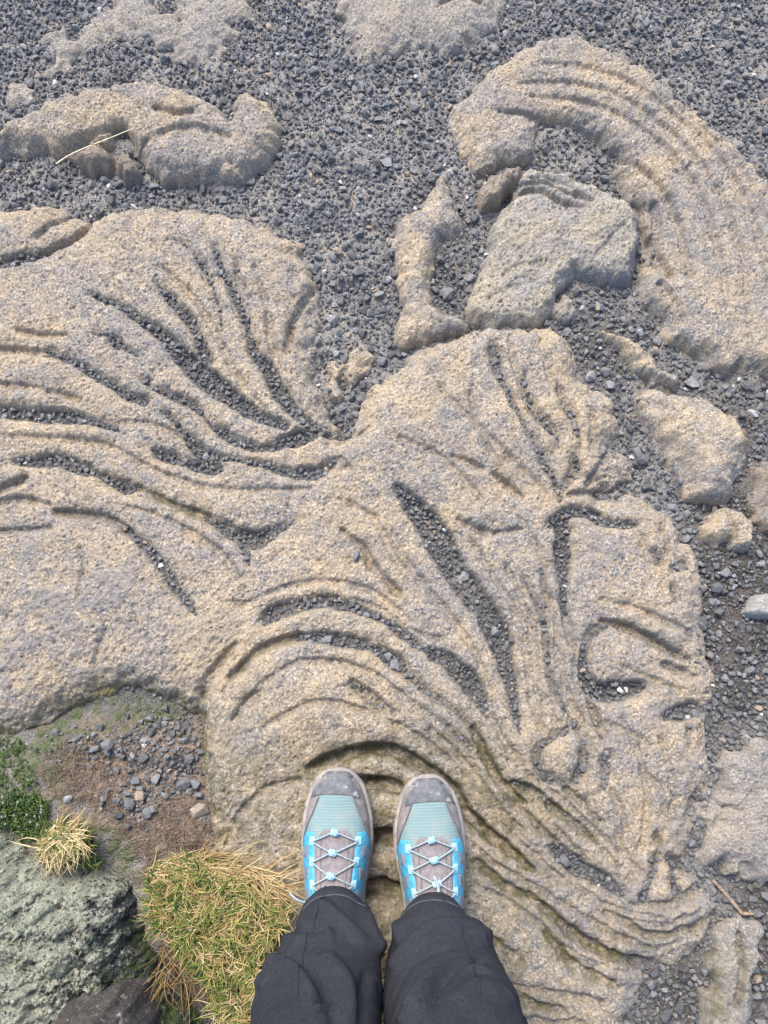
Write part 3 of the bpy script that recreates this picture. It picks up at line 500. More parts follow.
build_rock('boulder', 'rough grey boulder crusted with pale lichen in the bottom left corner', [(-120, 826), (-20, 826), (2, 828), (18, 833), (36, 850), (60, 860), (82, 866), (105, 869), (126, 876), (138, 890), (141, 918), (150, 943), (165, 963), (181, 988), (197, 1010), (212, 1040), (210, 1120), (-120, 1140)],
    .12, M_LICHEN, edge=.055, ctrl=LZ, extra=lich_extra, rough=1.3,
    lichenf=lambda u, v, x, y, d, Z: np.clip(0.31 + 0.40 * sstep(165, 40, u + 0.30 * (v - 900)) + .03 * N_MID[:x.shape[0], :x.shape[1]], 0, 1),
    mossf=lambda u, v, x, y, d: 0.95 * sstep(920, 980, v) * sstep(75, 130, u) + 0.8 * np.exp(-(np.maximum(d, 0) / .02) ** 2) * sstep(110, 140, u))
build_rock('rock', 'dark brown black rock at the bottom edge in front of the lichen boulder', [(36, 1030), (44, 1010), (64, 1001), (94, 998), (114, 1005), (129, 1022), (138, 1070), (100, 1110), (30, 1100)], .21, M_DARK, edge=.05, dome=.02, zp=.17, rough=1.2)

# ------------------------------------------------------------------ ground
UU, VV = proj(XX, YY, np.zeros_like(XX))
def blob(u, v, ru, rv): return np.exp(-(((UU - u) / ru) ** 2 + ((VV - v) / rv) ** 2))
pocket = np.clip(1.3 * blob(130, 790, 95, 75) + 1.3 * blob(220, 880, 60, 60) + blob(30, 790, 60, 60), 0, 1)
GZ = GNOISE * 1.0 + 0.030 * pocket * sstep(690, 740, VV)
edge_fade = np.minimum.reduce([sstep(0, .12, XX - GX[0]), sstep(0, .12, GX[-1] - XX), sstep(0, .12, YY - GY[0]), sstep(0, .12, GY[-1] - YY)])
GZ = GZ * edge_fade
soil = np.clip(1.8 * (blob(85, 775, 65, 55) + blob(190, 830, 45, 50) + blob(120, 825, 60, 35) + blob(165, 735, 60, 40)), 0, 1) * sstep(-1.6, .4, N_MID + N_SM * .6) * sstep(690, 740, VV) * (UU < 300)
gmoss = sstep(-1.8, .6, N_MID + .8 * N_SM) * np.clip(1.5 * (1.4 * blob(10, 775, 50, 60) + blob(105, 850, 45, 25) + blob(45, 745, 30, 20) + 1.3 * blob(110, 712, 70, 16)), 0, 1)
damp_shade = np.clip(1.8 * blob(205, 985, 55, 75) * (UU < 300) + 1.2 * blob(150, 760, 90, 60) * (UU < 300) + 1.4 * (blob(740, 630, 45, 120) + .7 * blob(730, 560, 40, 80) + .6 * blob(600, 350, 60, 50) + .8 * blob(680, 1000, 60, 60) + .6 * blob(430, 280, 40, 50) + blob(760, 950, 30, 90) + 0.5 * blob(740, 420, 60, 40)), 0, 1)  # first blob paints the shade of the gap beside the big tuft, others damp
sandy = np.clip(blob(352, 338, 16, 24) + .8 * blob(365, 130, 70, 30) * 0.6 + 1.0 * blob(735, 640, 26, 90) + .5 * blob(150, 800, 90, 60) + .7 * blob(265, 190, 22, 22) + .6 * blob(590, 365, 25, 25) + .5 * blob(390, 190, 30, 25) + 0.6 * blob(720, 960, 16, 40), 0, 1)
sandy = np.clip(np.maximum(sandy, 0.95 * sstep(0.55, 1.5, N_BIG + 0.35 * N_MID) * (VV < 640)), 0, 1)
def blur(a, sg):
    F_ = np.fft.rfft2(a); fy = np.fft.fftfreq(NY, STEP)[:, None]; fx = np.fft.rfftfreq(NX, STEP)[None, :]
    return np.fft.irfft2(F_ * np.exp(-2 * (np.pi * sg) ** 2 * (fx * fx + fy * fy)), a.shape)
near = np.clip(2.0 * blur((ZTOP > 0.004).astype(float), 0.022), 0, 1)
sandy = np.clip(np.maximum(sandy, 1.1 * near * sstep(-0.2, 1.0, N_BIG + 0.5 * N_MID) * (VV < 650)), 0, 1)
def extend(a, n=14, far=45.0):
    k = np.geomspace(0.02, far, n); return np.concatenate([a[0] - k[::-1], a, a[-1] + k])
s4 = slice(None, None, 2)
gx, gy = GX[s4], GY[s4]; ex, ey = extend(gx), extend(gy)
EX, EY = np.meshgrid(ex, ey)
def pad(a): return np.pad(a[s4, s4], 14, mode='edge')
nx, ny = len(ex), len(ey); ii = np.arange(nx * ny).reshape(ny, nx)
F = np.stack([ii[:-1, :-1], ii[:-1, 1:], ii[1:, 1:], ii[1:, :-1]], -1).reshape(-1, 4)
zg = np.pad(GZ[s4, s4], 14, mode='constant')
gr_o = mesh_np('ground', np.stack([EX.ravel(), EY.ravel(), zg.ravel()], 1), F, M_GROUND,
               {'soil': pad(soil).ravel(), 'moss': pad(gmoss).ravel(), 'damp_shade': pad(damp_shade).ravel(), 'sand': pad(sandy).ravel()})
tag(gr_o, 'bed of dark grit and gravel between the lava rocks', 'ground', kind='structure')

# ------------------------------------------------------------------ gravel
SURF = np.maximum(ZTOP, GZ)
exposed = (ZTOP < GZ + 0.001)
GD = np.where(exposed, (1 - 0.75 * np.clip(sandy, 0, 1)) * (1 - 0.93 * soil) * (1 - 0.9 * np.clip(gmoss, 0, 1)), GDEN)
peb = np.clip(2.2 * blob(170, 752, 30, 34) + 1.2 * blob(140, 800, 18, 16) + 0.7 * blob(95, 745, 30, 14), 0, 1)
GD = np.where(exposed & (VV > 690) & (UU < 300), peb * 0.9, GD)
low = (~exposed) & (ZTOP < 0.022) & (GDEN < 0.1)
GD = np.where(low, 0.10 * sstep(0.2, 1.4, N_W) * (UU > 260), GD)
GD = GD * ((UU > -70) & (UU < 840) & (VV > -60) & (VV < 1080))

def hull(npts, seed, bev):
    r = np.random.default_rng(seed); p = r.standard_normal((npts, 3)); p /= np.linalg.norm(p, axis=1)[:, None]
    p *= np.array([1.0, r.uniform(.7, .95), r.uniform(.55, .8)]) * r.uniform(.85, 1.05, (npts, 1))
    bm = bmesh.new()
    for q in p: bm.verts.new(q)
    bmesh.ops.convex_hull(bm, input=bm.verts)
    for v in [v for v in bm.verts if not v.link_faces]: bm.verts.remove(v)
    if bev: bmesh.ops.bevel(bm, geom=list(bm.edges), offset=bev, segments=1, profile=.5, affect='EDGES', clamp_overlap=True)
    bmesh.ops.triangulate(bm, faces=bm.faces)
    bm.verts.index_update()
    V = np.array([v.co[:] for v in bm.verts]); T = np.array([[v.index for v in f.verts] for f in bm.faces]); bm.free()
    return V, T
P_HI = [hull(13, 100 + i, .10) for i in range(16)]
P_LO = [hull(11, 200 + i, 0) for i in range(16)]

occ = np.zeros(XX.shape, np.uint8)
prob = GD.ravel() / max(GD.sum(), 1e-9); cum = np.cumsum(prob); cum /= cum[-1]
def place(n, rlo, rhi, cover, gradew=1.0):
    out = []
    ids = np.searchsorted(cum, rng.random(n)); jj, ii_ = np.unravel_index(ids, XX.shape)
    rr = rlo * (rhi / rlo) ** (rng.random(n) ** 1.6)
    for j, i, r in zip(jj, ii_, rr):
        # a groove only takes stones that fit it
        k = max(int(0.75 * r / STEP), 1)
        if j < 8 or i < 8 or j > NY - 9 or i > NX - 9: continue
        if GD[j - k, i] + GD[j + k, i] + GD[j, i - k] + GD[j, i + k] < (0.15 if GD[j, i] < .15 else 1.1) and r > 0.003: continue
        if r > .0078 and not exposed[j, i]: continue
        w = occ[j - k:j + k + 1, i - k:i + k + 1]
        if w.mean() > cover: continue
        w[:] = 1
        out.append((GX[i] + rng.uniform(-1, 1) * STEP, GY[j] + rng.uniform(-1, 1) * STEP, SURF[j, i], r))
    return np.array(out)
def stones_mesh(S, protos, sink):
    Vs, Fs, Ts = [], [], []; off = 0
    pick = rng.integers(0, len(protos), len(S))
    for k, (PV, PT) in enumerate(protos):
        s = S[pick == k]; n = len(s)
        if not n: continue
        az = rng.uniform(0, 2 * np.pi, n); tx = rng.normal(0, .45, n); ty = rng.normal(0, .45, n)
        ca, sa = np.cos(az), np.sin(az)
        Rz = np.zeros((n, 3, 3)); Rz[:, 0, 0] = ca; Rz[:, 0, 1] = -sa; Rz[:, 1, 0] = sa; Rz[:, 1, 1] = ca; Rz[:, 2, 2] = 1
        Rx = np.zeros((n, 3, 3)); Rx[:, 0, 0] = 1; Rx[:, 1, 1] = np.cos(tx); Rx[:, 1, 2] = -np.sin(tx); Rx[:, 2, 1] = np.sin(tx); Rx[:, 2, 2] = np.cos(tx)
        Ry = np.zeros((n, 3, 3)); Ry[:, 1, 1] = 1; Ry[:, 0, 0] = np.cos(ty); Ry[:, 0, 2] = np.sin(ty); Ry[:, 2, 0] = -np.sin(ty); Ry[:, 2, 2] = np.cos(ty)
        R = Rz @ Rx @ Ry
        V = np.einsum('nij,vj->nvi', R, PV) * s[:, 3][:, None, None]
        c = s[:, :3].copy(); c[:, 2] += s[:, 3] * rng.uniform(sink[0], sink[1], n)
        V = V + c[:, None, :]
        t = np.clip(rng.beta(2.2, 2.6, n) * 0.86, 0, 1); sp = rng.random(n); t = np.where(sp > .992, 1.0, np.where(sp > .965, .94, t))  # rarest tone near white: pale stones, and glints painted into the colour
        t = t * (1 - 0.45 * s[:, 4]) if s.shape[1] > 4 else t
        Vs.append(V.reshape(-1, 3)); Ts.append(np.repeat(t, len(PV)))
        Fs.append((PT[None] + (np.arange(n) * len(PV))[:, None, None]).reshape(-1, 3) + off); off += n * len(PV)
    return np.concatenate(Vs), np.concatenate(Fs), np.concatenate(Ts)
S1 = place(4200, .0076, .0130, .12); S2 = place(22000, .0046, .0080, .30); S3 = place(60000, .0022, .0042, .50)
v1, f1, t1 = stones_mesh(S1, P_HI, (.1, .55)); v2, f2, t2 = stones_mesh(S2, P_HI[:12], (.1, .7)); v3, f3, t3 = stones_mesh(S3, P_LO, (.2, 1.2))
V = np.concatenate([v1, v2, v3]); F = np.concatenate([f1, f2 + len(v1), f3 + len(v1) + len(v2)]); T = np.concatenate([t1, t2, t3])
grav = mesh_np('gravel', V, F, M_STONE, {'tone': T}, smooth=False)
tag(grav, 'loose blue grey lava gravel lying between the rocks and in their folds', 'gravel', kind='stuff')
print('STONES', len(S1), len(S2), len(S3), 'tris', len(F))

def surf(x, y):
    i = int(np.clip(round((x - GX[0]) / STEP), 0, NX - 1)); j = int(np.clip(round((y - GY[0]) / STEP), 0, NY - 1)); return float(SURF[j, i])
def at(u, v):
    z = 0.03
    for _ in range(6):
        x, y = unproj(u, v, z); z = surf(float(x), float(y))
    return float(x), float(y), z
# ------------------------------------------------------------------ single pebbles one can point to
def pebble_mesh(name, seed, r, flat, mat, tone):
    q = np.random.default_rng(seed); p = q.standard_normal((15, 3)); p /= np.linalg.norm(p, axis=1)[:, None]
    p *= q.uniform(.86, 1.04, (15, 1)) * np.array([1.0, q.uniform(.72, .92), flat])
    bm = bmesh.new()
    for c in p: bm.verts.new(c * r)
    bmesh.ops.convex_hull(bm, input=bm.verts)
    for v in [v for v in bm.verts if not v.link_faces]: bm.verts.remove(v)
    bmesh.ops.bevel(bm, geom=list(bm.edges), offset=.16 * r, segments=2, profile=.6, affect='EDGES', clamp_overlap=True)
    o = mesh_bm(name, bm, mat, smooth=False)
    at_ = o.data.attributes.new('tone', 'FLOAT', 'POINT'); at_.data.foreach_set('value', np.full(len(o.data.vertices), tone, np.float32))
    return o
PEB = [  # u, v, diameter px, tone, flatness, label
    (590, 378, 15, .80, .6, 'pale grey oval pebble, left one of the pair above the round boulder'), (609, 386, 14, .74, .6, 'grey angular pebble, right one of the pair above the round boulder'),
    (692, 384, 15, .72, .7, 'round grey pebble just under the lower tip of the arching rope rock'), (657, 342, 13, .6, .7, 'grey pebble close against the inner edge of the arching rope rock'),
    (597, 308, 12, .96, .7, 'brownish pebble in the gravel just below the grey block'), (639, 333, 10, .85, .6, 'pale flat pebble between the grey block and the slim wedge rock'),
    (752, 413, 14, .88, .35, 'pale tilted shard at the right edge beside the round boulder'), (358, 273, 15, .5, .7, 'large dark grey pebble in the gravel right of the fan of ropes'),
    (332, 320, 14, .62, .7, 'angular grey pebble beside the tip of the rightmost rope of the fan'), (370, 315, 12, .42, .7, 'dark pebble in bare grit left of the bent upright rock'),
    (385, 354, 12, .66, .8, 'round pebble touching the foot of the bent upright rock'), (332, 258, 11, .75, .6, 'light grey pebble close to the shoulder of the rope fan'),
    (388, 163, 16, .72, .55, 'smooth oval grey pebble lying in the open gravel, top centre'), (361, 168, 13, .64, .7, 'round grey pebble left of the smooth oval pebble, top centre'),
    (413, 108, 14, .7, .6, 'broad grey pebble below the rock cut by the top edge'), (311, 178, 9, .94, .7, 'small tan pebble in the gravel right of the long tan rock'),
    (447, 295, 18, .52, .6, 'largest grey stone in the hollow between bent rock and grey block'), (451, 252, 11, .5, .7, 'grey pebble at the top of the hollow left of the grey block'),
    (462, 577, 15, .8, .5, 'long pale pebble lying across the wide gravel channel of the slab'), (495, 632, 13, .66, .7, 'grey pebble low in the wide gravel channel of the slab'),
    (394, 665, 14, .7, .7, 'biggest pebble in the lower arc fold above the shoes'), (388, 656, 10, .6, .7, 'small pebble right above the biggest one in the lower arc fold'),
    (327, 640, 12, .66, .7, 'round grey pebble at the left of the lower arc fold'), (327, 604, 10, .7, .7, 'light grey pebble at the crest of the upper arc fold'),
    (355, 556, 11, .45, .7, 'single dark pebble stuck in the thin crack of the slab'), (185, 783, 17, .36, .75, 'big dark pebble at the right end of the soil pocket gravel'),
    (141, 795, 13, .94, .8, 'round brownish pebble in the cluster on the reddish soil'), (148, 812, 14, .45, .75, 'lowest dark grey pebble of the cluster on the reddish soil'),
    (129, 803, 15, .35, .7, 'dark pebble at the left of the cluster on the reddish soil'), (68, 799, 10, .84, .6, 'pale pebble alone on the reddish soil near the green plant'),
    (200, 811, 20, .96, .5, 'flat brown stone at the slab edge above the big grass tuft'), (637, 453, 14, .66, .6, 'grey pebble in the gravel left of the smooth round boulder'),
    (677, 482, 12, .6, .7, 'grey pebble against the lower left flank of the round boulder'), (672, 508, 13, .55, .6, 'flat grey pebble between the slab and the small lumpy boulder'),
    (760, 563, 11, .84, .6, 'pale round pebble at the right edge below the lumpy boulder'), (724, 573, 14, .6, .6, 'grey pebble on the dark sand above the pale angular stone'),
    (702, 623, 17, .12, .45, 'bluish black wet stone at the right edge of the slab'), (565, 860, 14, .4, .75, 'biggest stone in the small gravel pocket right of the shoes'),
    (10, 173, 9, .94, .7, 'small orange tan pebble at the left edge below the long rock'), (583, 768, 11, .4, .8, 'dark pebble beside the ringed blister of the slab')]
for k, (u, v, dpx, tone, flat, lab) in enumerate(PEB):
    x, y, z = at(u, v)
    r = 0.5 * dpx / FPX * (y * ST + (CAMZ - z) * CT)
    o = pebble_mesh('pebble', 500 + k, r * 1.08, flat, M_STONE, tone)
    o.location = (x, y, z + r * flat * .45); o.rotation_euler = (rng.normal(0, .2), rng.normal(0, .2), rng.uniform(0, 6.28))
    tag(o, lab, 'pebble', 'larger pebbles lying on the gravel and slab')

# ------------------------------------------------------------------ plants
def ramp_mat(name, stops, rough=.7, trans=0.0):
    m = Mat(name, rough, .25)
    r = m.n.new('ShaderNodeValToRGB'); m.l.new(m.attr('tone'), r.inputs[0]); e = r.color_ramp.elements
    e[0].position = stops[0][0]; e[0].color = (*stops[0][1], 1); e[1].position = stops[-1][0]; e[1].color = (*stops[-1][1], 1)
    for p, c in stops[1:-1]:
        x = e.new(p); x.color = (*c, 1)
    m.base(m.mix(m.noise(150, 3, .6, .3, .7), r.outputs[0], (.8, .8, .75), 'MULTIPLY'))
    return m.m
M_GREEN = ramp_mat('green_grass', [(0, (.03, .07, .014)), (.4, (.095, .15, .03)), (.7, (.23, .24, .06)), (1, (.44, .34, .15))])
M_DRY = ramp_mat('dry_grass', [(0, (.15, .085, .035)), (.3, (.33, .21, .085)), (.7, (.47, .35, .17)), (1, (.62, .52, .32))])
M_ROOTS = ramp_mat('dry_roots', [(0, (.085, .058, .042)), (.5, (.19, .135, .10)), (1, (.36, .27, .20))])
M_LEAF = ramp_mat('green_leaf', [(0, (.02, .04, .012)), (.6, (.055, .10, .022)), (1, (.14, .20, .055))])
M_PEAT = Mat('peat', .95, .1); M_PEAT.base(M_PEAT.mix(M_PEAT.noise(90, 5, .7), (.035, .03, .02), (.085, .068, .042))).bump(M_PEAT.noise(200, 4, .7), .004); M_PEAT = M_PEAT.m
def blades(name, P, L, W, az, e0, curl, twist, tone, mat, parent=None, segs=5, base=(0, 0, 0)):
    n = len(P); t = np.linspace(0, 1, segs + 1)
    pts = np.zeros((n, segs + 1, 3)); pts[:, 0] = P; wd = np.zeros((n, segs + 1, 3))
    for k in range(segs + 1):
        a = az + twist * t[k]; e = e0 - curl * t[k]
        wd[:, k] = np.stack([-np.sin(a), np.cos(a), 0 * a], 1)
        if k < segs:
            d = np.stack([np.cos(a) * np.cos(e), np.sin(a) * np.cos(e), np.sin(e)], 1)
            pts[:, k + 1] = pts[:, k] + d * (L / segs)[:, None]
    w = W[:, None] * np.maximum(1 - t[None] ** 2.2, .08) * .5
    A = pts + wd * w[:, :, None]; B = pts - wd * w[:, :, None]; C = pts + np.array([0, 0, 1.]) * (w * .7)[:, :, None]
    V = np.stack([A, C, B], 2).reshape(n, -1, 3)                       # three points across: a folded blade
    i = np.arange(segs)[:, None] * 3
    f = np.concatenate([np.stack([i, i + 1, i + 4, i + 3], -1).reshape(-1, 4), np.stack([i + 1, i + 2, i + 5, i + 4], -1).reshape(-1, 4), np.stack([i + 2, i, i + 3, i + 5], -1).reshape(-1, 4)])
    F = (f[None] + (np.arange(n) * (segs + 1) * 3)[:, None, None]).reshape(-1, 4)
    return mesh_np(name, V.reshape(-1, 3) - np.array(base), F, mat, {'tone': np.repeat(tone, (segs + 1) * 3)}, parent=parent)
def in_poly(P, n):
    P = np.array(P, float); lo, hi = P.min(0), P.max(0); out = []
    while len(out) < n:
        u, v = rng.uniform(lo, hi); ins = False
        for a, b in zip(P, np.roll(P, -1, 0)):
            if (a[1] > v) != (b[1] > v) and u < (b[0] - a[0]) * (v - a[1]) / (b[1] - a[1]) + a[0]: ins = not ins
        if ins: out.append((u, v))
    return np.array(out)
def empty(name, loc, label, cat, group=None):
    o = bpy.data.objects.new(name, None); COL.objects.link(o); o.location = loc; o.empty_display_size = .05
    return tag(o, label, cat, group)
def world_pts(uv, zf):
    z = np.array([zf(u, v) for u, v in uv]); x, y = unproj(uv[:, 0], uv[:, 1], z); return np.stack([x, y, z], 1)
# the big tuft on the edge of the slab
TUFT = [(149, 884), (158, 872), (180, 858), (200, 854), (222, 862), (250, 880), (280, 900), (290, 915), (275, 935), (262, 955), (262, 985), (270, 1040), (225, 1050), (212, 1005), (208, 985), (194, 957), (172, 942), (156, 926), (148, 904)]
def tuft_z(u, v): return 0.088 - 0.028 * math.exp(-((u - 140) / 28) ** 2) - .00008 * max(0, v - 950) - 0.02 * math.exp(-((v - 850) / 14.0) ** 2) + .006 * math.sin(u * .13) * math.cos(v * .11)
tb = unproj(215, 930, 0.03); tuft = empty('grass_tuft', (float(tb[0]), float(tb[1]), .03), 'big green and straw coloured tuft on the slab edge beside the left trouser leg', 'grass tuft', 'grass tufts growing at the slab edge')
base = np.array(tuft.location)
def mound(poly, zf, name, parent, base):
    P = catmull(np.array(poly, float), 4, True); c = P.mean(0); rings = 9; V = []; n = len(P)
    for k in range(rings + 1):
        f = 1 - k / (rings + 0.5)
        uv = c + (P - c) * f
        for u, v in uv:
            z = zf(u, v) * (1 - .75 * f ** 8) - .008 + rng.normal(0, .0015); x, y = unproj(u, v, z); V.append((x, y, z))
    V = np.array(V); F = []
    for k in range(rings):
        for i in range(n): F.append((k * n + i, k * n + (i + 1) % n, (k + 1) * n + (i + 1) % n, (k + 1) * n + i))
    return mesh_np(name, V - base, np.array(F), M_PEAT, parent=parent)
mound(TUFT, tuft_z, 'root_mat', tuft, base)
uv = in_poly(TUFT, 3300); P = world_pts(uv, tuft_z); n = len(P)
clump = np.sin(uv[:, 0] * .11 + 1.3) * np.cos(uv[:, 1] * .13)
az = 2.6 * np.sin(uv[:, 0] * .085 + .7) + 2.2 * np.cos(uv[:, 1] * .075) + 1.5 * np.sin((uv[:, 0] + uv[:, 1]) * .05) + rng.normal(0, .75, n)
blades('green_blades', P, rng.uniform(.010, .030, n) * (1 + .9 * rng.random(n) ** 4), rng.uniform(.0014, .0032, n), az, rng.uniform(.1, 1.3, n), rng.uniform(.2, 1.9, n), rng.normal(0, .8, n),
       np.clip(rng.beta(2, 2.0, n) + .24 * clump + .36 * ((uv[:, 0] - 185) / 120), 0, 1), M_GREEN, tuft, base=base)
uv = in_poly(TUFT, 1400); P = world_pts(uv, tuft_z); n = len(P); P[:, 2] += .004
dr = blades('dry_blades', P, rng.uniform(.015, .038, n), rng.uniform(.0009, .0022, n), rng.uniform(0, 6.28, n), rng.uniform(.0, .8, n), rng.uniform(.2, 1.5, n), rng.normal(0, 1.5, n), np.clip(rng.beta(2, 2, n) + .1, 0, 1), M_DRY, tuft, base=base)
# long straw combed over its upper rim towards the shoe
top = np.array([(rng.uniform(0, 1), rng.normal(0, 1)) for _ in range(260)])
uvs = np.stack([145 + 135 * top[:, 0], 874 - 22 * np.sin(np.clip(top[:, 0] * 1.9, 0, 3.1)) + 34 * top[:, 0] ** 2 + 5.5 * top[:, 1]], 1)
P = world_pts(uvs, lambda u, v: tuft_z(u, v) + .006); n = len(P)
blades('long_straw', P, rng.uniform(.035, .085, n), rng.uniform(.0009, .0017, n), rng.normal(-.3, .55, n), rng.uniform(.05, .35, n), rng.uniform(.1, .7, n), rng.normal(-.25, .4, n), np.clip(rng.beta(3, 2, n), 0, 1), M_DRY, tuft, segs=8, base=base)
# dead stems hanging over the gap towards the lichen boulder
n = 90; uvh = np.stack([rng.uniform(160, 208, n), rng.uniform(935, 985, n)], 1); P = world_pts(uvh, lambda u, v: .07)
blades('hanging_stems', P, rng.uniform(.05, .10, n), rng.uniform(.0008, .0015, n), rng.normal(-1.5, .5, n), rng.uniform(-.3, .2, n), rng.uniform(.3, 1.2, n), rng.normal(0, .6, n), rng.uniform(0, .5, n), M_DRY, tuft, segs=8, base=base)
# small straw tuft between the green plant and the boulder
tb = np.array(at(58, 845)); t2 = empty('grass_tuft', tuple(tb), 'small pale straw coloured tuft above the lichen crusted boulder', 'grass tuft', 'grass tufts growing at the slab edge')
POLY2 = [(36, 850), (42, 832), (58, 822), (78, 818), (92, 830), (96, 846), (84, 860), (62, 862), (42, 860)]
def z2(u, v): return .075 - .02 * (((u - 66) / 34) ** 2 + ((v - 842) / 24) ** 2)
mound(POLY2, z2, 'root_mat', t2, tb)
uv = in_poly([(34, 850), (42, 832), (58, 822), (72, 824), (78, 840), (66, 858), (44, 860)], 300); P = world_pts(uv, z2); n = len(P)
blades('dry_blades', P, rng.uniform(.018, .048, n), rng.uniform(.0012, .0026, n), np.where(rng.random(n) < .85, rng.normal(-.1, .65, n), rng.uniform(0, 6.28, n)), rng.uniform(.0, .45, n), rng.uniform(.0, .7, n), rng.normal(-.1, 1.3, n), np.clip(rng.beta(3, 1.4, n) + .15, 0, 1), M_DRY, t2, segs=6, base=tb)
uv = in_poly(POLY2 + [(104, 862), (92, 868)], 160); P = world_pts(uv, z2); n = len(P)
blades('green_blades', P, rng.uniform(.015, .03, n), rng.uniform(.0012, .002, n), rng.uniform(0, 6.28, n), rng.uniform(.3, 1.2, n), rng.uniform(.2, 1.2, n), rng.normal(0, .6, n), rng.uniform(.2, .8, n), M_GREEN, t2, base=tb)
# straw between the two trouser legs
tb = np.array(at(386, 1010)); t3 = empty('grass_tuft', tuple(tb), 'sparse dry straw in the gap between the two trouser legs', 'grass tuft', 'grass tufts growing at the slab edge')
uv = in_poly([(366, 962), (392, 950), (402, 985), (404, 1060), (362, 1060)], 420); P = world_pts(uv, lambda u, v: surf(*map(float, unproj(u, v, .08))) + .003); n = len(P)
blades('dry_blades', P, rng.uniform(.025, .06, n), rng.uniform(.0011, .002, n), rng.uniform(0, 6.28, n), rng.uniform(.1, .9, n), rng.uniform(.2, 1.1, n), rng.normal(0, .9, n), rng.beta(2, 2, n), M_DRY, t3, segs=6, base=tb)
# leafy green plants at the left edge
def plant(label, uvp, count, seed):
    c = np.array(uvp).mean(0); tb = np.array(at(c[0], c[1])); e = empty('green_plant', tuple(tb), label, 'plant')
    uv = in_poly(uvp, count); P = np.array([at(u, v) for u, v in uv]); n = len(P); P[:, 2] += rng.uniform(0, .012, n)
    blades('leaves', P, rng.uniform(.004, .010, n), rng.uniform(.002, .0042, n), rng.uniform(0, 6.28, n), rng.uniform(.1, 1.1, n), rng.uniform(0, 1.2, n), rng.normal(0, .4, n), np.clip(rng.beta(2, 2, n), 0, 1), M_LEAF, e, base=tb)
    m = max(count // 40, 4); uv = in_poly(uvp, m); P = np.array([at(u, v) for u, v in uv]); P[:, 2] += .016
    for p in P:
        bm = bmesh.new()
        for k in range(5):
            a = k * 1.257; r = .0012
            bmesh.ops.create_icosphere(bm, subdivisions=1, radius=.0009, matrix=Matrix.Translation(Vector(p - tb) + Vector((r * math.cos(a), r * math.sin(a), 0))) @ Matrix.Diagonal((1, 1, .4, 1)))
        mesh_bm('flower', bm, M_PALE, parent=e)
plant('larger low green leafy plant at the left edge beside the straw tuft', [(-30, 800), (0, 800), (18, 792), (38, 795), (52, 805), (50, 820), (38, 838), (25, 842), (12, 830), (-30, 828)], 1000, 1)
plant('thin patch of green seedlings at the left edge under the slab', [(-20, 740), (10, 738), (28, 742), (22, 758), (36, 765), (40, 785), (20, 792), (0, 798), (-20, 798)], 300, 2)
# dry root fibres on the reddish soil
uv = np.concatenate([in_poly([(35, 770), (60, 740), (95, 750), (125, 775), (120, 800), (150, 830), (205, 840), (200, 860), (150, 870), (135, 850), (110, 815), (60, 800)], 1000), in_poly([(160, 800), (195, 795), (205, 830), (180, 850), (155, 830)], 350)])
P = np.array([at(u, v) for u, v in uv]); P[:, 2] += .001; n = len(P)
tag(blades('dry_roots', P, rng.uniform(.008, .024, n), rng.uniform(.0007, .0014, n), rng.uniform(0, 6.28, n), rng.uniform(-.05, .45, n), rng.uniform(0, .8, n), rng.normal(0, 1.6, n), rng.beta(2, 2.2, n), M_ROOTS, segs=5),
    'matted reddish brown dead roots covering the soil pocket', 'dead roots', kind='stuff')

# ------------------------------------------------------------------ straw and twig
def tube(name, pts, radii, mat, parent=None, sides=8, n=4, base=None):
    P = catmull(np.array(pts, float), n); R = np.interp(np.linspace(0, 1, len(P)), np.linspace(0, 1, len(radii)), radii)
    T = np.gradient(P, axis=0); T /= np.linalg.norm(T, axis=1)[:, None] + 1e-12
    V = []; up = np.array([0.13, 0.21, 1.0])
    for p, t, r in zip(P, T, R):
        a = np.cross(t, up); a /= np.linalg.norm(a) + 1e-12; b = np.cross(a, t)
        for k in range(sides):
            w = 2 * math.pi * k / sides; V.append(p + r * (a * math.cos(w) + b * math.sin(w)))
    V += [P[0], P[-1]]; m = len(P); F = []
    for i in range(m - 1):
        for k in range(sides): F.append((i * sides + k, i * sides + (k + 1) % sides, (i + 1) * sides + (k + 1) % sides, (i + 1) * sides + k))
    V = np.array(V)
    me = bpy.data.meshes.new(name); c0, c1 = m * sides, m * sides + 1
    caps = [((k + 1) % sides, k, c0) for k in range(sides)] + [((m - 1) * sides + k, (m - 1) * sides + (k + 1) % sides, c1) for k in range(sides)]
    b0 = np.array(base) if base is not None else np.zeros(3)
    me.from_pydata([tuple(v - b0) for v in V], [], F + caps); me.materials.append(mat)
    for p in me.polygons: p.use_smooth = True
    o = bpy.data.objects.new(name, me); COL.objects.link(o)
    if parent: o.parent = parent
    return o
m = Mat('straw', .6, .3); m.base(m.mix(m.noise(60, 3), (.55, .47, .30), (.68, .60, .42))); M_STRAW = m.m
m = Mat('twig', .8, .2); m.base(m.mix(m.noise(90, 4), (.17, .115, .085), (.29, .215, .16))).bump(m.noise(300, 4), .001); M_TWIG = m.m
def drape(uvz): 
    out = []
    for u, v, dz in uvz:
        x, y, z = at(u, v); out.append((x, y, z + dz))
    return np.array(out)
su = np.array([(56, 164, .008), (68, 156, .022), (85, 148, .036), (110, 138, .052), (134, 128, .064)]); S = np.stack([*unproj(su[:, 0], su[:, 1], su[:, 2]), su[:, 2]], 1)
tag(tube('straw', S, [.0014, .0013, .0010, .0006], M_STRAW, sides=6), 'thin pale straw leaning on the long tan rock at upper left', 'straw')
S = drape([(711, 879, .006), (722, 891, .006), (739, 911, .007), (741, 912.5, .007), (757, 913, .005)])
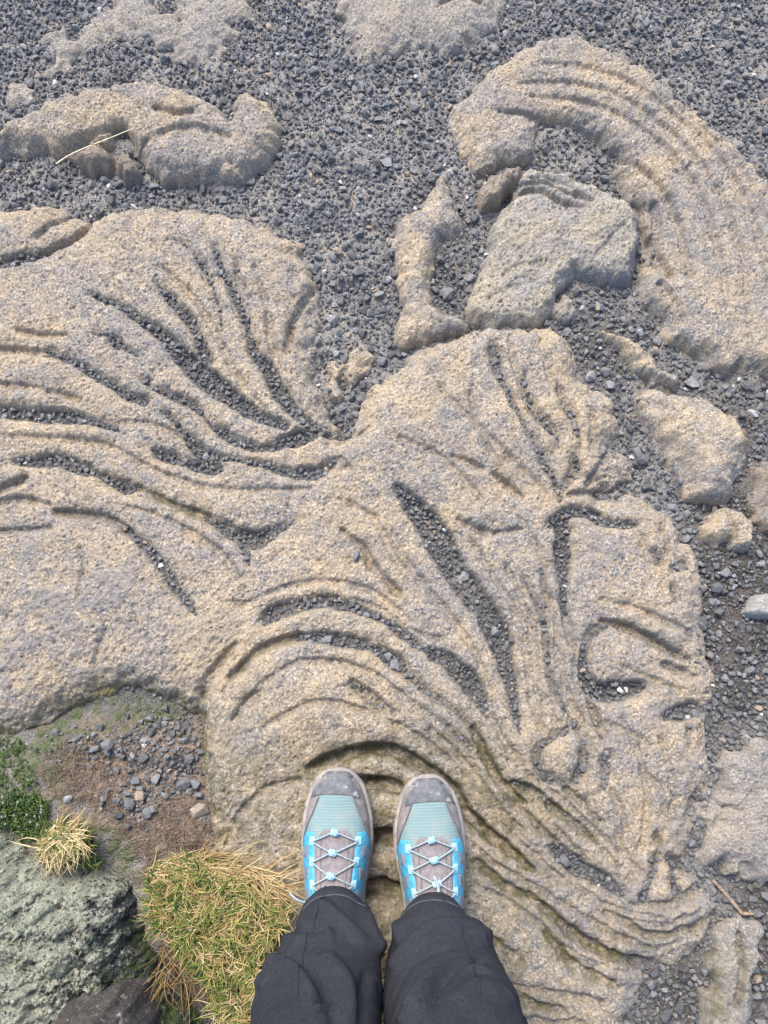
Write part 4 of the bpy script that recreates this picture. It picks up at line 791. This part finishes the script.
tag(tube('twig', S, [.0028, .003, .0032, .003, .002], M_TWIG), 'thin brown kinked twig lying on gravel at the lower right edge', 'twig')
# ------------------------------------------------------------------ the person: body, trousers, jacket, shoes
fx_, fy_ = unproj(np.repeat(np.linspace(305, 465, 60), 50), np.tile(np.linspace(775, 900, 50), 60), .085)
SZ = float(np.percentile([surf(float(a), float(b)) for a, b in zip(fx_, fy_)], 72)); print('SOLE', SZ)
def fabric(name, c1, c2, rough=.85, scale=900, bump=.0006, sheen=.0, spec=.3):
    m = Mat(name, rough, spec); m.base(m.mix(m.noise(scale * .25, 4, .6, .35, .65), c1, c2)); m.bump(m.noise(scale, 3, .6, .2, .8), bump, .8)
    m.b.inputs['Sheen Weight'].default_value = sheen; return m
m = fabric('shoe_suede', (.15, .133, .135), (.215, .193, .192)); m.base(m.mix(m.math('MULTIPLY', m.noise(60, 5, .7, .45, .7), .6), m.b.inputs['Base Color'].links[0].from_socket, (.31, .28, .245))); M_SUEDE = m.m
m = fabric('sole_rubber', (.165, .15, .148), (.24, .22, .212), .8, 300); m.base(m.mix(m.math('MULTIPLY', m.noise(45, 5, .7, .45, .65), .7), m.b.inputs['Base Color'].links[0].from_socket, (.32, .285, .235))); M_SOLE = m.m
m = fabric('toe_rubber', (.075, .08, .092), (.115, .12, .13), .65, 400); m.base(m.mix(m.math('MULTIPLY', m.noise(75, 6, .75, .52, .68), .75), m.b.inputs['Base Color'].links[0].from_socket, (.36, .34, .31))); M_CAP = m.m
m = Mat('teal_mesh', .8, .25)
wv = m.n.new('ShaderNodeTexWave'); wv.wave_type = 'BANDS'; wv.bands_direction = 'Y'; wv.inputs['Scale'].default_value = 75; wv.inputs['Distortion'].default_value = .4
m.l.new(m.tc, wv.inputs['Vector'])
tc_ = m.mix(m.ramp(wv.outputs['Fac'], .2, .8), (.135, .205, .215), (.150, .225, .232)); tc_ = m.mix(m.math('MULTIPLY', m.noise(40, 5, .7, .45, .7), .5), tc_, (.235, .23, .21))
m.base(tc_); m.bump(wv.outputs['Fac'], .0005, .5); m.bump(m.noise(900, 2), .0004, .6); M_MESH = m.m
M_BLUE = fabric('blue_overlay', (.035, .215, .345), (.07, .29, .42), .55, 700, .0003).m
m = fabric('pale_blue', (.19, .38, .47), (.28, .46, .53), .6, 600, .0003); M_EYE = m.m
M_TONGUE = fabric('tongue_fabric', (.145, .13, .138), (.20, .183, .19), .9, 700, .0008).m
M_SEAM = fabric('seam', (.10, .095, .10), (.15, .14, .145)).m
M_LACE = fabric('lace_cord', (.20, .255, .285), (.28, .325, .35), .8, 1400, .0004).m
m = Mat('striped_loop', .8, .2); wv = m.n.new('ShaderNodeTexWave'); wv.bands_direction = 'DIAGONAL'; wv.inputs['Scale'].default_value = 150; m.l.new(m.tc, wv.inputs['Vector'])
m.base(m.mix(m.ramp(wv.outputs['Fac'], .4, .6), (.10, .30, .42), (.42, .58, .66))); M_LOOP = m.m
m = fabric('trouser_cloth', (.0185, .0205, .0270), (.0290, .0312, .0395), .85, 1500, .0005, .0, .10)
m.b.inputs['Sheen Roughness'].default_value = .4
m.base(m.mix(m.math('MULTIPLY', m.noise(35, 6, .75, .52, .75), .30), m.b.inputs['Base Color'].links[0].from_socket, (.042, .041, .042)))
m.base(m.mix(m.math('MULTIPLY', m.noise(420, 2, .6, .74, .80), .5), m.b.inputs['Base Color'].links[0].from_socket, (.22, .22, .22)))
m.bump(m.noise(70, 4, .6, .2, .8), .0015, .5); M_TROUSER = m.m
M_STITCH = fabric('stitch_thread', (.06, .062, .068), (.10, .10, .105)).m
M_JACKET = fabric('jacket_cloth', (.05, .06, .08), (.07, .08, .10)).m
m = Mat('skin', .55, .3); m.base(m.mix(m.noise(40, 3), (.52, .33, .25), (.58, .38, .29))); M_SKIN = m.m
m = Mat('hair', .6, .3); m.base(m.mix(m.noise(90, 3), (.06, .04, .025), (.10, .065, .04))); M_HAIR = m.m

BASE = np.array([0.0, -.30, SZ])
S_W = [0, .004, .012, .025, .045, .07, .10, .13, .16, .20, .24, .265, .280, .286]
W_LAT = [.97 * q for q in [.006, .017, .028, .037, .0445, .0495, .051, .0485, .045, .041, .039, .035, .023, .004]]
W_MED = [.97 * q for q in [.006, .019, .030, .039, .0460, .0515, .053, .0475, .042, .038, .037, .034, .023, .004]]
S_T = [0, .006, .02, .04, .07, .10, .13, .16, .19, .215, .24, .27, .286]
TOPZ = [.034, .047, .058, .065, .072, .080, .092, .107, .122, .131, .134, .136, .132]
def build_shoe(side, toe_uv, back_uv):
    """side -1: the left foot (its medial side is +x)"""
    tx, ty = unproj(*toe_uv, SZ + .045); bx, by = unproj(*back_uv, SZ + .10)
    yaw = math.atan2(-(tx - bx), ty - by)
    ca, sa = math.cos(yaw), math.sin(yaw)
    def wl(s): return np.interp(s, S_W, W_MED if side > 0 else W_LAT)
    def wr(s): return np.interp(s, S_W, W_LAT if side > 0 else W_MED)
    def spring(s): return .010 * np.clip(1 - s / .06, 0, 1) ** 2
    def Sf(s, a, off):
        s = np.asarray(s, float); a = np.asarray(a, float)
        w = np.where(a < 0, wl(s), wr(s)); th = a * math.pi / 2
        sx = np.sign(np.sin(th)) * np.abs(np.sin(th)) ** .82; cz = np.maximum(np.cos(th), 0) ** .72
        top = np.interp(s, S_T, TOPZ); z0 = .022
        x = (w + off) * sx; z = z0 + (top - z0 + off) * cz + spring(s)
        return np.stack([x, -(s - off * np.clip(1 - s / .03, 0, 1)), z], -1)
    def grid(name, s, A, off, mat, parent, border=True, thick=.0016):
        """a patch of the upper: s values x list of a-rows"""
        s = np.asarray(s); n, k = A.shape
        O = np.full(A.shape, off)
        if border:
            O[0, :] = O[-1, :] = off - thick; O[:, 0] = O[:, -1] = off - thick
        V = Sf(np.repeat(s[:, None], k, 1), A, O).reshape(-1, 3)
        i = np.arange(n * k).reshape(n, k)
        F = np.stack([i[:-1, :-1], i[1:, :-1], i[1:, 1:], i[:-1, 1:]], -1).reshape(-1, 4)
        return mesh_np(name, V, F, mat, parent=parent)
    def strip(name, s0, s1, aL, aR, off, mat, parent, ns=22, na=16, thick=.0016, edge=.0012):
        s = np.concatenate([[s0], np.linspace(s0 + edge, s1 - edge, ns), [s1]])
        L, R = np.interp(s, *aL) if isinstance(aL, tuple) else np.full(len(s), aL), np.interp(s, *aR) if isinstance(aR, tuple) else np.full(len(s), aR)
        t = np.concatenate([[0, .04], np.linspace(.1, .9, na), [.96, 1]])
        return grid(name, s, L[:, None] + (R - L)[:, None] * t[None], off, mat, parent, thick=thick)
    # upper (grey mauve suede) is the shoe's own mesh
    s = np.concatenate([np.linspace(0, .03, 14), np.linspace(.035, .26, 40), np.linspace(.264, .286, 8)]); a = np.linspace(-1, 1, 41)
    A = np.repeat(a[None], len(s), 0)
    sh = grid('shoe', s, A, 0, M_SUEDE, person, border=False)
    loc = np.array([tx, ty, SZ]) - BASE
    sh.location = loc; sh.rotation_euler = (0, 0, yaw)
    # sole: outline rings
    q = np.concatenate([np.linspace(0, .03, 10), np.linspace(.04, .26, 28), np.linspace(.265, .286, 8)])
    ring = np.concatenate([np.stack([wr(q), -q], 1), np.stack([-wl(q[::-1]), -q[::-1]], 1)])
    cen = np.array([0, -.14]); nrm = np.gradient(ring, axis=0); nrm = np.stack([nrm[:, 1], -nrm[:, 0]], 1); nrm /= np.linalg.norm(nrm, axis=1)[:, None] + 1e-9
    sg = np.sign(((ring - cen) * nrm).sum(1).mean()); nrm *= sg
    V = []; lev = [(.0, -.004), (.0015, .001), (.012, .0042), (.022, .0052), (.0275, .0046), (.0305, .0015), (.031, -.003)]
    ss = np.clip(-ring[:, 1], 0, None); rib = .0009 * np.sign(np.sin(ss * 420))
    for z, o in lev:
        p = ring + nrm * (o + (rib[:, None] if .005 < z < .02 else 0)); V.append(np.stack([p[:, 0], p[:, 1], z + spring(ss)], 1))
    n = len(ring); V = np.concatenate(V); F = []
    for k in range(len(lev) - 1):
        for i in range(n): F.append((k * n + i, k * n + (i + 1) % n, (k + 1) * n + (i + 1) % n, (k + 1) * n + i))
    me = bpy.data.meshes.new('sole'); me.from_pydata([tuple(v) for v in V], [], F + [tuple(range(n))[::-1], tuple((len(lev) - 1) * n + i for i in range(n))])
    me.materials.append(M_SOLE)
    for p in me.polygons: p.use_smooth = True
    so = bpy.data.objects.new('sole', me); COL.objects.link(so); so.parent = sh
    # rubber bumper on the front and dark toe cap on top
    strip('toe_bumper', .001, .0095, -.80, .80, .0022, M_CAP, sh, ns=8)
    capL = ([.008, .02, .034, .04], [-.46, -.62, -.74, -.80]); capR = ([.008, .02, .034, .04], [.46, .60, .66, .60])
    if side > 0: capL, capR = (capR[0], [-x for x in capR[1]]), (capL[0], [-x for x in capL[1]])
    s_ = np.linspace(.007, .040, 18); t = np.linspace(-1, 1, 24)
    L_, R_ = np.interp(s_, *capL), np.interp(s_, *capR)
    A = L_[:, None] + (R_ - L_)[:, None] * (t[None] + 1) / 2
    Sg = s_[:, None] - (.010 * np.abs(t[None]) ** 2 * 0) - .007 * (1 - np.abs(t[None]) ** 2) * np.linspace(0, 1, 18)[:, None]
    O = np.full(A.shape, .0022); O[0] = O[-1] = .0004; O[:, 0] = O[:, -1] = .0004
    V = Sf(Sg, A, O).reshape(-1, 3); i = np.arange(A.size).reshape(A.shape)
    mesh_np('toe_cap', V, np.stack([i[:-1, :-1], i[1:, :-1], i[1:, 1:], i[:-1, 1:]], -1).reshape(-1, 4), M_CAP, parent=sh)
    # teal mesh vamp, edged by a seam
    sv = [.030, .045, .065, .085, .105]
    strip('vamp', .030, .108, (sv, [-.36, -.40, -.52, -.70, -.84]), (sv, [.36, .40, .50, .68, .84]), .0010, M_MESH, sh, ns=30, na=24, thick=.001)
    for sg_ in (-1, 1):
        q = np.linspace(.036, .108, 14); a_ = np.interp(q, sv, [.38, .42, .53, .71, .86]) * sg_
        tube('seam', Sf(q, a_, .0012), [.0011, .0011], M_SEAM, sh, sides=6, n=2)
    # blue side overlays with grey gaps, pale eyestays
    for sg_ in (-1, 1):
        sb = [.084, .10, .15, .23]
        o = strip('side_overlay', .084, .232, (sb, [.40 * sg_, .36 * sg_, .36 * sg_, .36 * sg_]), (sb, [.62 * sg_, .84 * sg_, .90 * sg_, .90 * sg_]), .0018, M_BLUE, sh, ns=34, na=16)
        for s0 in (.104, .132, .160, .188):
            strip('overlay_gap', s0, s0 + .016, ([s0, s0 + .016], [.50 * sg_, .58 * sg_]), ([s0, s0 + .016], [.63 * sg_, .72 * sg_]), .0026, M_TONGUE, sh, ns=6, na=6, thick=.0008)
            strip('overlay_gap', s0 + .010, s0 + .027, ([s0 + .01, s0 + .027], [.76 * sg_, .80 * sg_]), ([s0 + .01, s0 + .027], [.86 * sg_, .92 * sg_]), .0026, M_TONGUE, sh, ns=6, na=6, thick=.0008)
    tg = strip('tongue', .080, .236, ([.08, .09, .11, .236], [-.18, -.28, -.335, -.345]), ([.08, .09, .11, .236], [.18, .28, .335, .345]), .0024, M_TONGUE, sh, ns=34, na=18)
    for a_ in (-.2, .2):
        q = np.linspace(.094, .22, 16); tube('tongue_seam', Sf(q, np.full(16, a_), .0026), [.0008, .0008], M_SEAM, sh, sides=5, n=2)
    loops = [.083, .109, .138, .166, .194]; eyes = [.096, .123, .152, .180, .208]
    jit = .012 * side
    for k, s0 in enumerate(loops):
        c = Sf(s0, jit * k, .0080); bm = bmesh.new(); bmesh.ops.create_cube(bm, size=1)
        bmesh.ops.scale(bm, vec=(.0125, .0095, .0045), verts=bm.verts); bmesh.ops.bevel(bm, geom=list(bm.edges), offset=.0014, segments=2, affect='EDGES')
        tilt = math.atan2(float(Sf(s0 + .01, 0, 0)[2] - Sf(s0 - .01, 0, 0)[2]), .02)
        bmesh.ops.rotate(bm, matrix=Matrix.Rotation(-tilt, 3, 'X') @ Matrix.Rotation(.25 * side, 3, 'Z'), verts=bm.verts); bmesh.ops.translate(bm, vec=Vector(c), verts=bm.verts)
        mesh_bm('lace_loop', bm, M_LOOP, parent=sh)
    for sg_ in (-1, 1):
        for s0 in eyes:
            strip('eyelet', s0 - .0062, s0 + .0062, ([s0 - .0062, s0, s0 + .0062], [.35 * sg_, .315 * sg_, .35 * sg_]), .46 * sg_, .0038, M_EYE, sh, ns=6, na=6, thick=.002)
            pass
    for k in range(5):
        for sg_ in (-1, 1):
            e_ = Sf(eyes[k], .365 * sg_, .0058); l0 = Sf(loops[k], jit * k + .02 * sg_, .0078)
            mid = (e_ + l0) / 2 + np.array([0, 0, .0016])
            tube('lace', [l0, mid, e_], [.0013, .0013], M_LACE, sh, sides=7, n=4)
            if k < 4:
                l1 = Sf(loops[k + 1], jit * (k + 1) - .02 * sg_ * 0 + .02 * sg_, .0078); mid = (e_ + l1) / 2 + np.array([0, 0, .0014])
                tube('lace', [e_, mid, l1], [.0013, .0013], M_LACE, sh, sides=7, n=4)
    if side < 0:
        p0 = Sf(.176, -.62, .006); tube('lace', [p0 + [.006, 0, .002], p0, p0 + [-.010, .004, .004], p0 + [-.022, .012, .0]], [.0019, .0018, .0016], M_LACE, sh, sides=7)
    else:
        tube('lace', [Sf(.128, .0, .011), Sf(.14, .03, .013), Sf(.155, .02, .013), Sf(.17, -.02, .011)], [.0024, .0024, .002], M_LACE, sh, sides=7)
        tube('lace', [Sf(.152, -.36, .007), Sf(.165, -.3, .012), Sf(.178, -.44, .010), Sf(.195, -.6, .006)], [.0018, .0018], M_LACE, sh, sides=7)
    return sh

# body: one skinned figure, inside its clothes
def skin(name, joints, edges, mat, parent=None, root=0, levels=2):
    me = bpy.data.meshes.new(name); keys = list(joints)
    me.from_pydata([tuple(np.array(joints[k][:3]) - BASE) for k in keys], [(keys.index(a), keys.index(b)) for a, b in edges], [])
    o = bpy.data.objects.new(name, me); COL.objects.link(o)
    md = o.modifiers.new('Skin', 'SKIN'); md.use_smooth_shade = True
    if not me.skin_vertices: me.skin_vertices.new()
    for k, sv in zip(keys, me.skin_vertices[0].data):
        r = joints[k][3]; sv.radius = (r, r) if not isinstance(r, tuple) else r
    me.skin_vertices[0].data[root].use_root = True
    sd_ = o.modifiers.new('Sub', 'SUBSURF'); sd_.levels = sd_.render_levels = levels
    me.materials.append(mat)
    if parent: o.parent = parent
    return o
J = {'pelvis': (0, -.40, 1.0, .115), 'waist': (0, -.41, 1.12, .105), 'chest': (0, -.41, 1.32, .12), 'neck': (0, -.39, 1.48, .052), 'jaw': (0, -.36, 1.56, .065), 'head': (0, -.37, 1.66, .085), 'crown': (0, -.38, 1.72, .06)}
E = [('pelvis', 'waist'), ('waist', 'chest'), ('chest', 'neck'), ('neck', 'jaw'), ('jaw', 'head'), ('head', 'crown')]
for n_, sx in (('l', -1), ('r', 1)):
    J.update({n_ + 'hip': (sx * .09, -.40, .94, .082), n_ + 'knee': (sx * .098, -.43, .54, .050), n_ + 'calf': (sx * .088, -.41, .40, .045), n_ + 'ankle': (sx * .072, -.335, SZ + .10, .030), n_ + 'foot': (sx * .068, -.20, SZ + .045, .018),
              n_ + 'sho': (sx * .17, -.41, 1.42, .058), n_ + 'elb': (sx * .26, -.36, 1.16, .040), n_ + 'wri': (sx * .11, -.10, 1.425, .026), n_ + 'palm': (sx * .085, -.065, 1.45, .024)})
    E += [('pelvis', n_ + 'hip'), (n_ + 'hip', n_ + 'knee'), (n_ + 'knee', n_ + 'calf'), (n_ + 'calf', n_ + 'ankle'), (n_ + 'ankle', n_ + 'foot'), ('chest', n_ + 'sho'), (n_ + 'sho', n_ + 'elb'), (n_ + 'elb', n_ + 'wri'), (n_ + 'wri', n_ + 'palm')]
    for f, (dx, L_) in enumerate(((-.028, .034), (-.010, .042), (.008, .045), (.026, .040))):
        J[f'{n_}f{f}a'] = (sx * .085 + dx * .7, -.035, 1.462 + .004 * f, .0095); J[f'{n_}f{f}b'] = (sx * .075 + dx, -.012, 1.475 + .3 * L_, .0085); J[f'{n_}f{f}c'] = (sx * .060 + dx, -.018, 1.475 + .8 * L_, .0075)
        E += [(n_ + 'palm', f'{n_}f{f}a'), (f'{n_}f{f}a', f'{n_}f{f}b'), (f'{n_}f{f}b', f'{n_}f{f}c')]
    J[n_ + 't1'] = (sx * .055, -.075, 1.462, .011); J[n_ + 't2'] = (sx * .035, -.055, 1.480, .009); E += [(n_ + 'palm', n_ + 't1'), (n_ + 't1', n_ + 't2')]
person = skin('person', J, E, M_SKIN)
person.location = BASE
tag(person, 'standing person in blue grey hiking shoes and black trousers, only lower legs in view', 'person')

# trousers: two sculpted legs joined at the hips
# row: image v, left edge u, right edge u, height z of that row
LEGS = {-1: [(897, 300, 368, .195), (905, 296, 371, .215), (918, 287, 376, .24), (932, 277, 379, .265), (950, 268, 379.5, .295), (975, 258, 378, .34), (1000, 252.5, 378, .385), (1024, 249, 377.5, .43)],
        1: [(903, 401, 467, .195), (911, 393.5, 474, .215), (924, 389, 487, .24), (937, 387, 497, .265), (953, 387, 506, .295), (976, 389, 516.5, .34), (1001, 392.5, 524.5, .385), (1024, 396, 531, .43)]}
FOLDS = {-1: [([(366, 908), (368, 928), (376, 948), (382, 958)], 5.5, .006), ([(322, 905), (334, 915), (348, 930), (362, 942), (376, 952)], 6, .0055), ([(330, 903), (329, 925), (331, 945)], 3, .0022), ([(282, 924), (300, 930), (318, 929), (328, 924)], 6, -.0055), ([(286, 938), (306, 940), (326, 930)], 6, .003),
              ([(262, 985), (275, 963), (292, 966), (310, 990), (322, 1015)], 7, .006), ([(284, 955), (305, 968), (322, 990), (332, 1024)], 7, -.005), ([(330, 960), (346, 985), (352, 1024)], 9, .005), ([(366, 975), (362, 1000), (360, 1030)], 6, -.004), ([(300, 1012), (318, 1020), (340, 1040)], 5, .004)],
         1: [([(392, 946), (404, 930), (424, 922), (446, 918), (462, 920)], 5, -.007), ([(396, 966), (412, 946), (440, 930), (470, 928), (484, 938)], 8, .0065), ([(404, 1024), (420, 996), (440, 975), (470, 962)], 5.5, .007), ([(428, 1006), (438, 984), (455, 968), (480, 960)], 5, -.007),
             ([(470, 968), (484, 974), (500, 984)], 3, .003), ([(455, 1000), (480, 985), (510, 1000)], 8, .004), ([(392, 915), (396, 925), (394, 945)], 4, .004), ([(480, 1015), (500, 1012), (520, 1020)], 4, .0025), ([(440, 1020), (465, 1008), (490, 1004)], 4, -.003)]}
def leg(side):
    R = np.array(LEGS[side], float)
    c = []
    for v, ul, ur, z in R:
        xl, yl = unproj(ul, v, z); xr, _ = unproj(ur, v, z)
        c.append((z, (xl + xr) / 2, yl, (xr - xl) / 2))
    c = np.array(c)
    zs = np.concatenate([np.linspace(c[0, 0], c[-1, 0], 92), np.linspace(.45, .94, 26)])
    kz = np.concatenate([c[:, 0], [.54, .70, .86, .95]])
    cx = np.concatenate([c[:, 1], [side * .105, side * .105, side * .092, side * .085]]); cy = np.concatenate([c[:, 2] - .052, [-.43, -.425, -.42, -.41]]); rx = np.concatenate([c[:, 3] * np.linspace(1.02, 1.085, len(c)), [.078, .088, .096, .094]])
    ry = np.concatenate([np.linspace(.066, .078, len(c)), [.085, .096, .108, .115]])
    # the hem hangs lower at the heel than over the instep
    nphi = 120; ph = np.linspace(0, 2 * math.pi, nphi, endpoint=False)          # 0 = front (+y), pi/2 = +x
    CX, CY, RX, RY = (np.interp(zs, kz, a) for a in (cx, cy, rx, ry))
    fz = np.exp(-((zs - zs[0]) / .05) ** 2)
    V = np.zeros((len(zs), nphi, 3))
    sp, cp = np.sin(ph), np.cos(ph)
    V[:, :, 0] = CX[:, None] + RX[:, None] * np.sign(sp) * np.abs(sp) ** .9
    V[:, :, 1] = CY[:, None] + RY[:, None] * np.sign(cp) * np.abs(cp) ** .9
    V[:, :, 2] = zs[:, None] - fz[:, None] * (.045 * (1 - cp) / 2 - .004 * cp)[None]
    def normals():
        du = np.roll(V, -1, 1) - np.roll(V, 1, 1); dv = np.gradient(V, axis=0); n_ = np.cross(dv, du); return n_ / (np.linalg.norm(n_, axis=2)[:, :, None] + 1e-9)
    N = normals(); out = V - np.stack([CX, CY, zs], 1)[:, None]; N *= np.sign((N * out).sum(2).mean())
    D = np.zeros(V.shape[:2]); front = sstep(.05, .6, N[:, :, 1] + .4 * N[:, :, 2])
    U, W = proj(V[:, :, 0], V[:, :, 1], V[:, :, 2])
    for pts, w, amp in FOLDS[side]:
        P = catmull(np.array(pts, float), 4); d2 = np.full(U.shape, 1e9); tt = np.zeros(U.shape)
        for k in range(len(P) - 1):
            e = P[k + 1] - P[k]; L2 = e @ e + 1e-9; t = np.clip(((U - P[k, 0]) * e[0] + (W - P[k, 1]) * e[1]) / L2, 0, 1)
            q = (U - P[k, 0] - t * e[0]) ** 2 + (W - P[k, 1] - t * e[1]) ** 2; nw = q < d2; d2 = np.where(nw, q, d2); tt = np.where(nw, (k + t) / (len(P) - 1), tt)
        D += 2.5 * amp * .9 * np.exp(-d2 / (w * w * .72)) * front * (np.sin(np.pi * np.clip(tt, .12, .88)) ** .5)
    # hem seam and side seams, small random creases
    D -= .0016 * np.exp(-((zs - zs[0] - .020) / .0022) ** 2)[:, None] * (zs[:, None] < .24)
    D += .0012 * (zs[:, None] < zs[0] + .018)
    r_ = np.random.default_rng(40 + side)
    for _ in range(46):
        z0, p0, k = r_.uniform(.20, .44), r_.uniform(-1.9, 1.9), r_.uniform(-8, 8)
        dp = (ph[None] + np.pi - p0) % (2 * np.pi) - np.pi
        D += r_.uniform(-.0030, .0034) * np.exp(-((zs[:, None] - z0 - dp * .02 * k * .4) / r_.uniform(.004, .010)) ** 2 - (dp / r_.uniform(.25, .6)) ** 2)
    V = V + N * D[:, :, None]
    inn = V[:3].copy(); cc = np.stack([CX[:3], CY[:3]], 1)[:, None]
    inn[:, :, :2] = cc + (inn[:, :, :2] - cc) * .965; inn = inn[::-1]; inn[0, :, 2] = V[2, :, 2]; inn[2, :, 2] = V[0, :, 2] + .0006
    V = np.concatenate([inn, V]); m_ = len(V); i = np.arange(m_ * nphi).reshape(m_, nphi); j = np.roll(i, -1, 1)
    return V.reshape(-1, 3), np.stack([i[:-1], i[1:], j[1:], j[:-1]], -1).reshape(-1, 4)
VL, FL = leg(-1); VR, FR = leg(1)
ph = np.linspace(0, 2 * math.pi, 48, endpoint=False); hz = [(.86, .05, .06), (.88, .12, .10), (.92, .185, .12), (.98, .18, .125), (1.05, .16, .12)]
VH = np.array([(rx * math.sin(p), -.41 + ry * math.cos(p), z) for z, rx, ry in hz for p in ph]); i = np.arange(len(VH)).reshape(len(hz), 48); j = np.roll(i, -1, 1)
FH = np.stack([i[:-1], i[1:], j[1:], j[:-1]], -1).reshape(-1, 4)
tr = mesh_np('trousers', np.concatenate([VL, VR, VH]) - BASE, np.concatenate([FL, FR + len(VL), FH + len(VL) + len(VR)]), M_TROUSER, parent=person)
# visible hem stitching and the seam up each shin
for k_, Vl in enumerate((VL, VR)):
    G = Vl.reshape(-1, 120, 3); n0 = int(np.argmin(abs(G[3:, 0, 2] - G[3, 0, 2] - .0200))) + 3
    ring = np.concatenate([G[n0, 84:], G[n0, :37]]); out = ring - np.append(G[n0].mean(0)[:2], 0) * [1, 1, 0]; out[:, 2] = 0; out /= np.linalg.norm(out, axis=1)[:, None]
    tube('hem_stitch', ring[::3] + out[::3] * .0005 - BASE, [.0008, .0008], M_STITCH, tr, sides=5, n=2)
    ln = G[3:95:4, 4 if k_ else 116]; c_ = G[3:95:4].mean(1); out = ln - c_; out[:, 2] = 0; out /= np.linalg.norm(out, axis=1)[:, None]
    tube('shin_seam', ln + out * .0006 - BASE, [.0011, .0011], M_TROUSER, tr, sides=6, n=3)
# jacket over the upper body
JJ = {'hem': (0, -.41, .98, .155), 'w': (0, -.41, 1.14, .135), 'c': (0, -.41, 1.33, .145), 'n': (0, -.40, 1.44, .075)}
EE = [('hem', 'w'), ('w', 'c'), ('c', 'n')]
for n_, sx in (('l', -1), ('r', 1)):
    JJ.update({n_ + 's': (sx * .175, -.41, 1.41, .075), n_ + 'e': (sx * .265, -.36, 1.165, .058), n_ + 'w': (sx * .135, -.135, 1.395, .040)}); EE += [('c', n_ + 's'), (n_ + 's', n_ + 'e'), (n_ + 'e', n_ + 'w')]
skin('jacket', JJ, EE, M_JACKET, person)
bm = bmesh.new(); bmesh.ops.create_uvsphere(bm, u_segments=24, v_segments=14, radius=.108, matrix=Matrix.Translation(Vector(np.array([0, -.39, 1.69]) - BASE)) @ Matrix.Diagonal((.92, 1.05, 1.0, 1)))
mesh_bm('hair', bm, M_HAIR, parent=person)
build_shoe(-1, (337, 771), (333, 894)); build_shoe(1, (428, 778), (435, 901))
